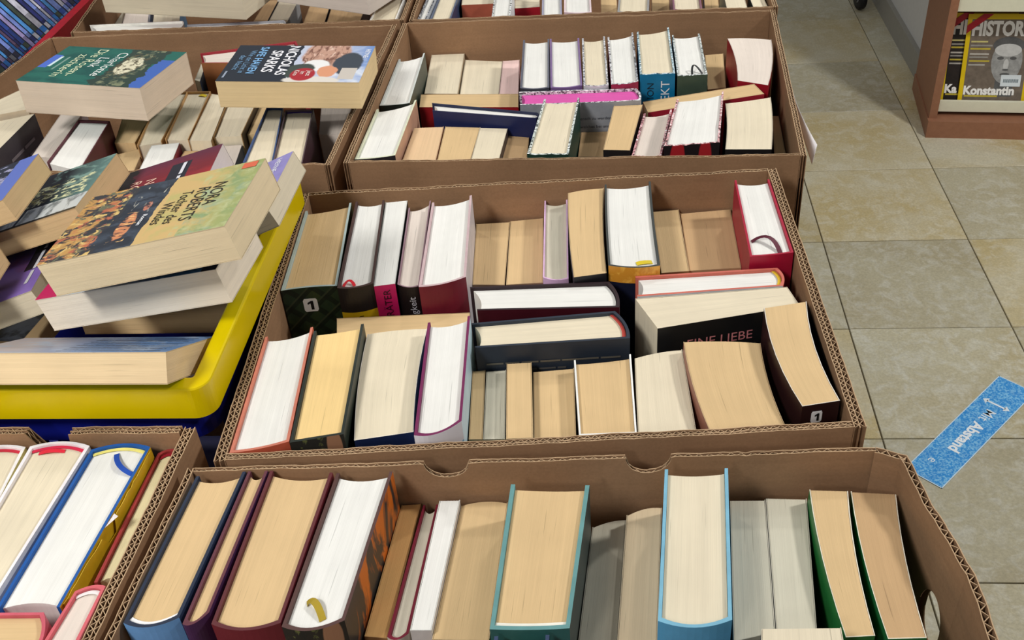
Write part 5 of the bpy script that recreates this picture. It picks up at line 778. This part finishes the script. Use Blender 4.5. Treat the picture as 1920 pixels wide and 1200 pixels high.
# ------------------------------------------------------------------ tilted rack of film cases on the left
dv = random.Random(11); dk = thing('sloping_display_rack', (-1.30, 1.9, 0), 'sloping red-edged display rack left of the boxes', 'rack'); do = (-1.30, 1.9, 0)
SLx, SLz = .60, -.80                                      # downhill direction of the display slope (towards +x)
rx, rz = -1.05, .98
RED = paint((184, 26, 40), .45, .12, 'red_plastic')
MB().slab([(rx + .004, 1.45, rz - .03), (rx + .022, 1.45, rz - .03), (rx + .022, 2.75, rz - .03), (rx + .004, 2.75, rz - .03)], (0, 0, .042)).build('red_rail', RED, dk, do)
MB().slab([(rx, 1.46, rz - .06), (rx, 2.75, rz - .06), (rx + SLx * -.5, 2.75, rz - .06 - SLz * .5), (rx + SLx * -.5, 1.46, rz - .06 - SLz * .5)], (-.02, 0, -.015)).build('slope_panel', dark, dk, do)
MB().box(-1.40, -1.04, 1.46, 2.73, 0, .88).build('base_cabinet', dark, dk, do)
y = 1.52; k = 0
ORD = 'first second third fourth fifth sixth seventh eighth ninth tenth eleventh twelfth thirteenth fourteenth fifteenth sixteenth seventeenth eighteenth nineteenth twentieth'.split(); ORD += ['twenty-' + w for w in ORD[:9]] + ['thirtieth'] + ['thirty-' + w for w in ORD[:9]] + ['fortieth'] + ['forty-' + w for w in ORD[:9]] + ['fiftieth'] + ['fifty-' + w for w in ORD[:9]]
PAL = [(60, 66, 120), (44, 44, 60), (92, 108, 160), (120, 112, 150), (40, 60, 120), (96, 66, 84), (60, 110, 160), (150, 150, 160), (70, 56, 76), (52, 60, 52), (36, 40, 84), (130, 104, 110), (40, 90, 150), (90, 90, 96)]
CN = ['indigo', 'charcoal', 'slate blue', 'lilac', 'navy', 'plum', 'steel blue', 'silver', 'dark violet', 'dark green', 'midnight blue', 'dusty rose', 'bright blue', 'grey']
UPS = Vector((-SLx, 0, -SLz)); NRM = Vector((-SLz, 0, SLx))
while y < 2.12:
    wd = dv.choice((.0145, .0145, .0145, .009, .022)); L = .19; c = dv.choice(PAL); p0 = Vector((rx - .002, y, rz + .004)) + NRM * -.004
    o_ = tuple(p0); cs = thing('film_case', o_, 'film case with %s spine, %s from the near end of the sloping rack' % (CN[PAL.index(c)], ORD[k]), 'film case', 'film cases in the sloping rack')
    dp = NRM * -.10 if False else Vector((-SLz * -1, 0, 0)) * 0
    q = [p0, p0 + Vector((0, wd - .0008, 0)), p0 + Vector((0, wd - .0008, 0)) + UPS * L, p0 + UPS * L]
    MB().slab(q, NRM * -.02).build('case', paint((40, 42, 54), .3, .05, 'case_plastic'), cs, o_)
    t1_ = dv.uniform(.1, .3); t2_ = dv.uniform(.55, .9); c2 = dv.choice(PAL + [(190, 190, 200), (206, 160, 60), (150, 30, 40)])
    def SPN(a0, a1, cc, nm, off): mesh_obj(nm, [tuple(p0 + Vector((0, wd * .08, 0)) + UPS * L * a0 + NRM * off), tuple(p0 + Vector((0, wd * .84, 0)) + UPS * L * a0 + NRM * off), tuple(p0 + Vector((0, wd * .84, 0)) + UPS * L * a1 + NRM * off), tuple(p0 + Vector((0, wd * .08, 0)) + UPS * L * a1 + NRM * off)], [(0, 1, 2, 3)], [paint(cc, .25, .3)], cs, origin=o_)
    SPN(.02, .98, c, 'printed_insert', .0003); SPN(t1_, t2_, tuple(min(255, int(v_ * 1.35)) for v_ in c), 'title_strip', .0006); SPN(.04, .10, c2, 'logo_strip', .0006)
    y += wd; k += 1
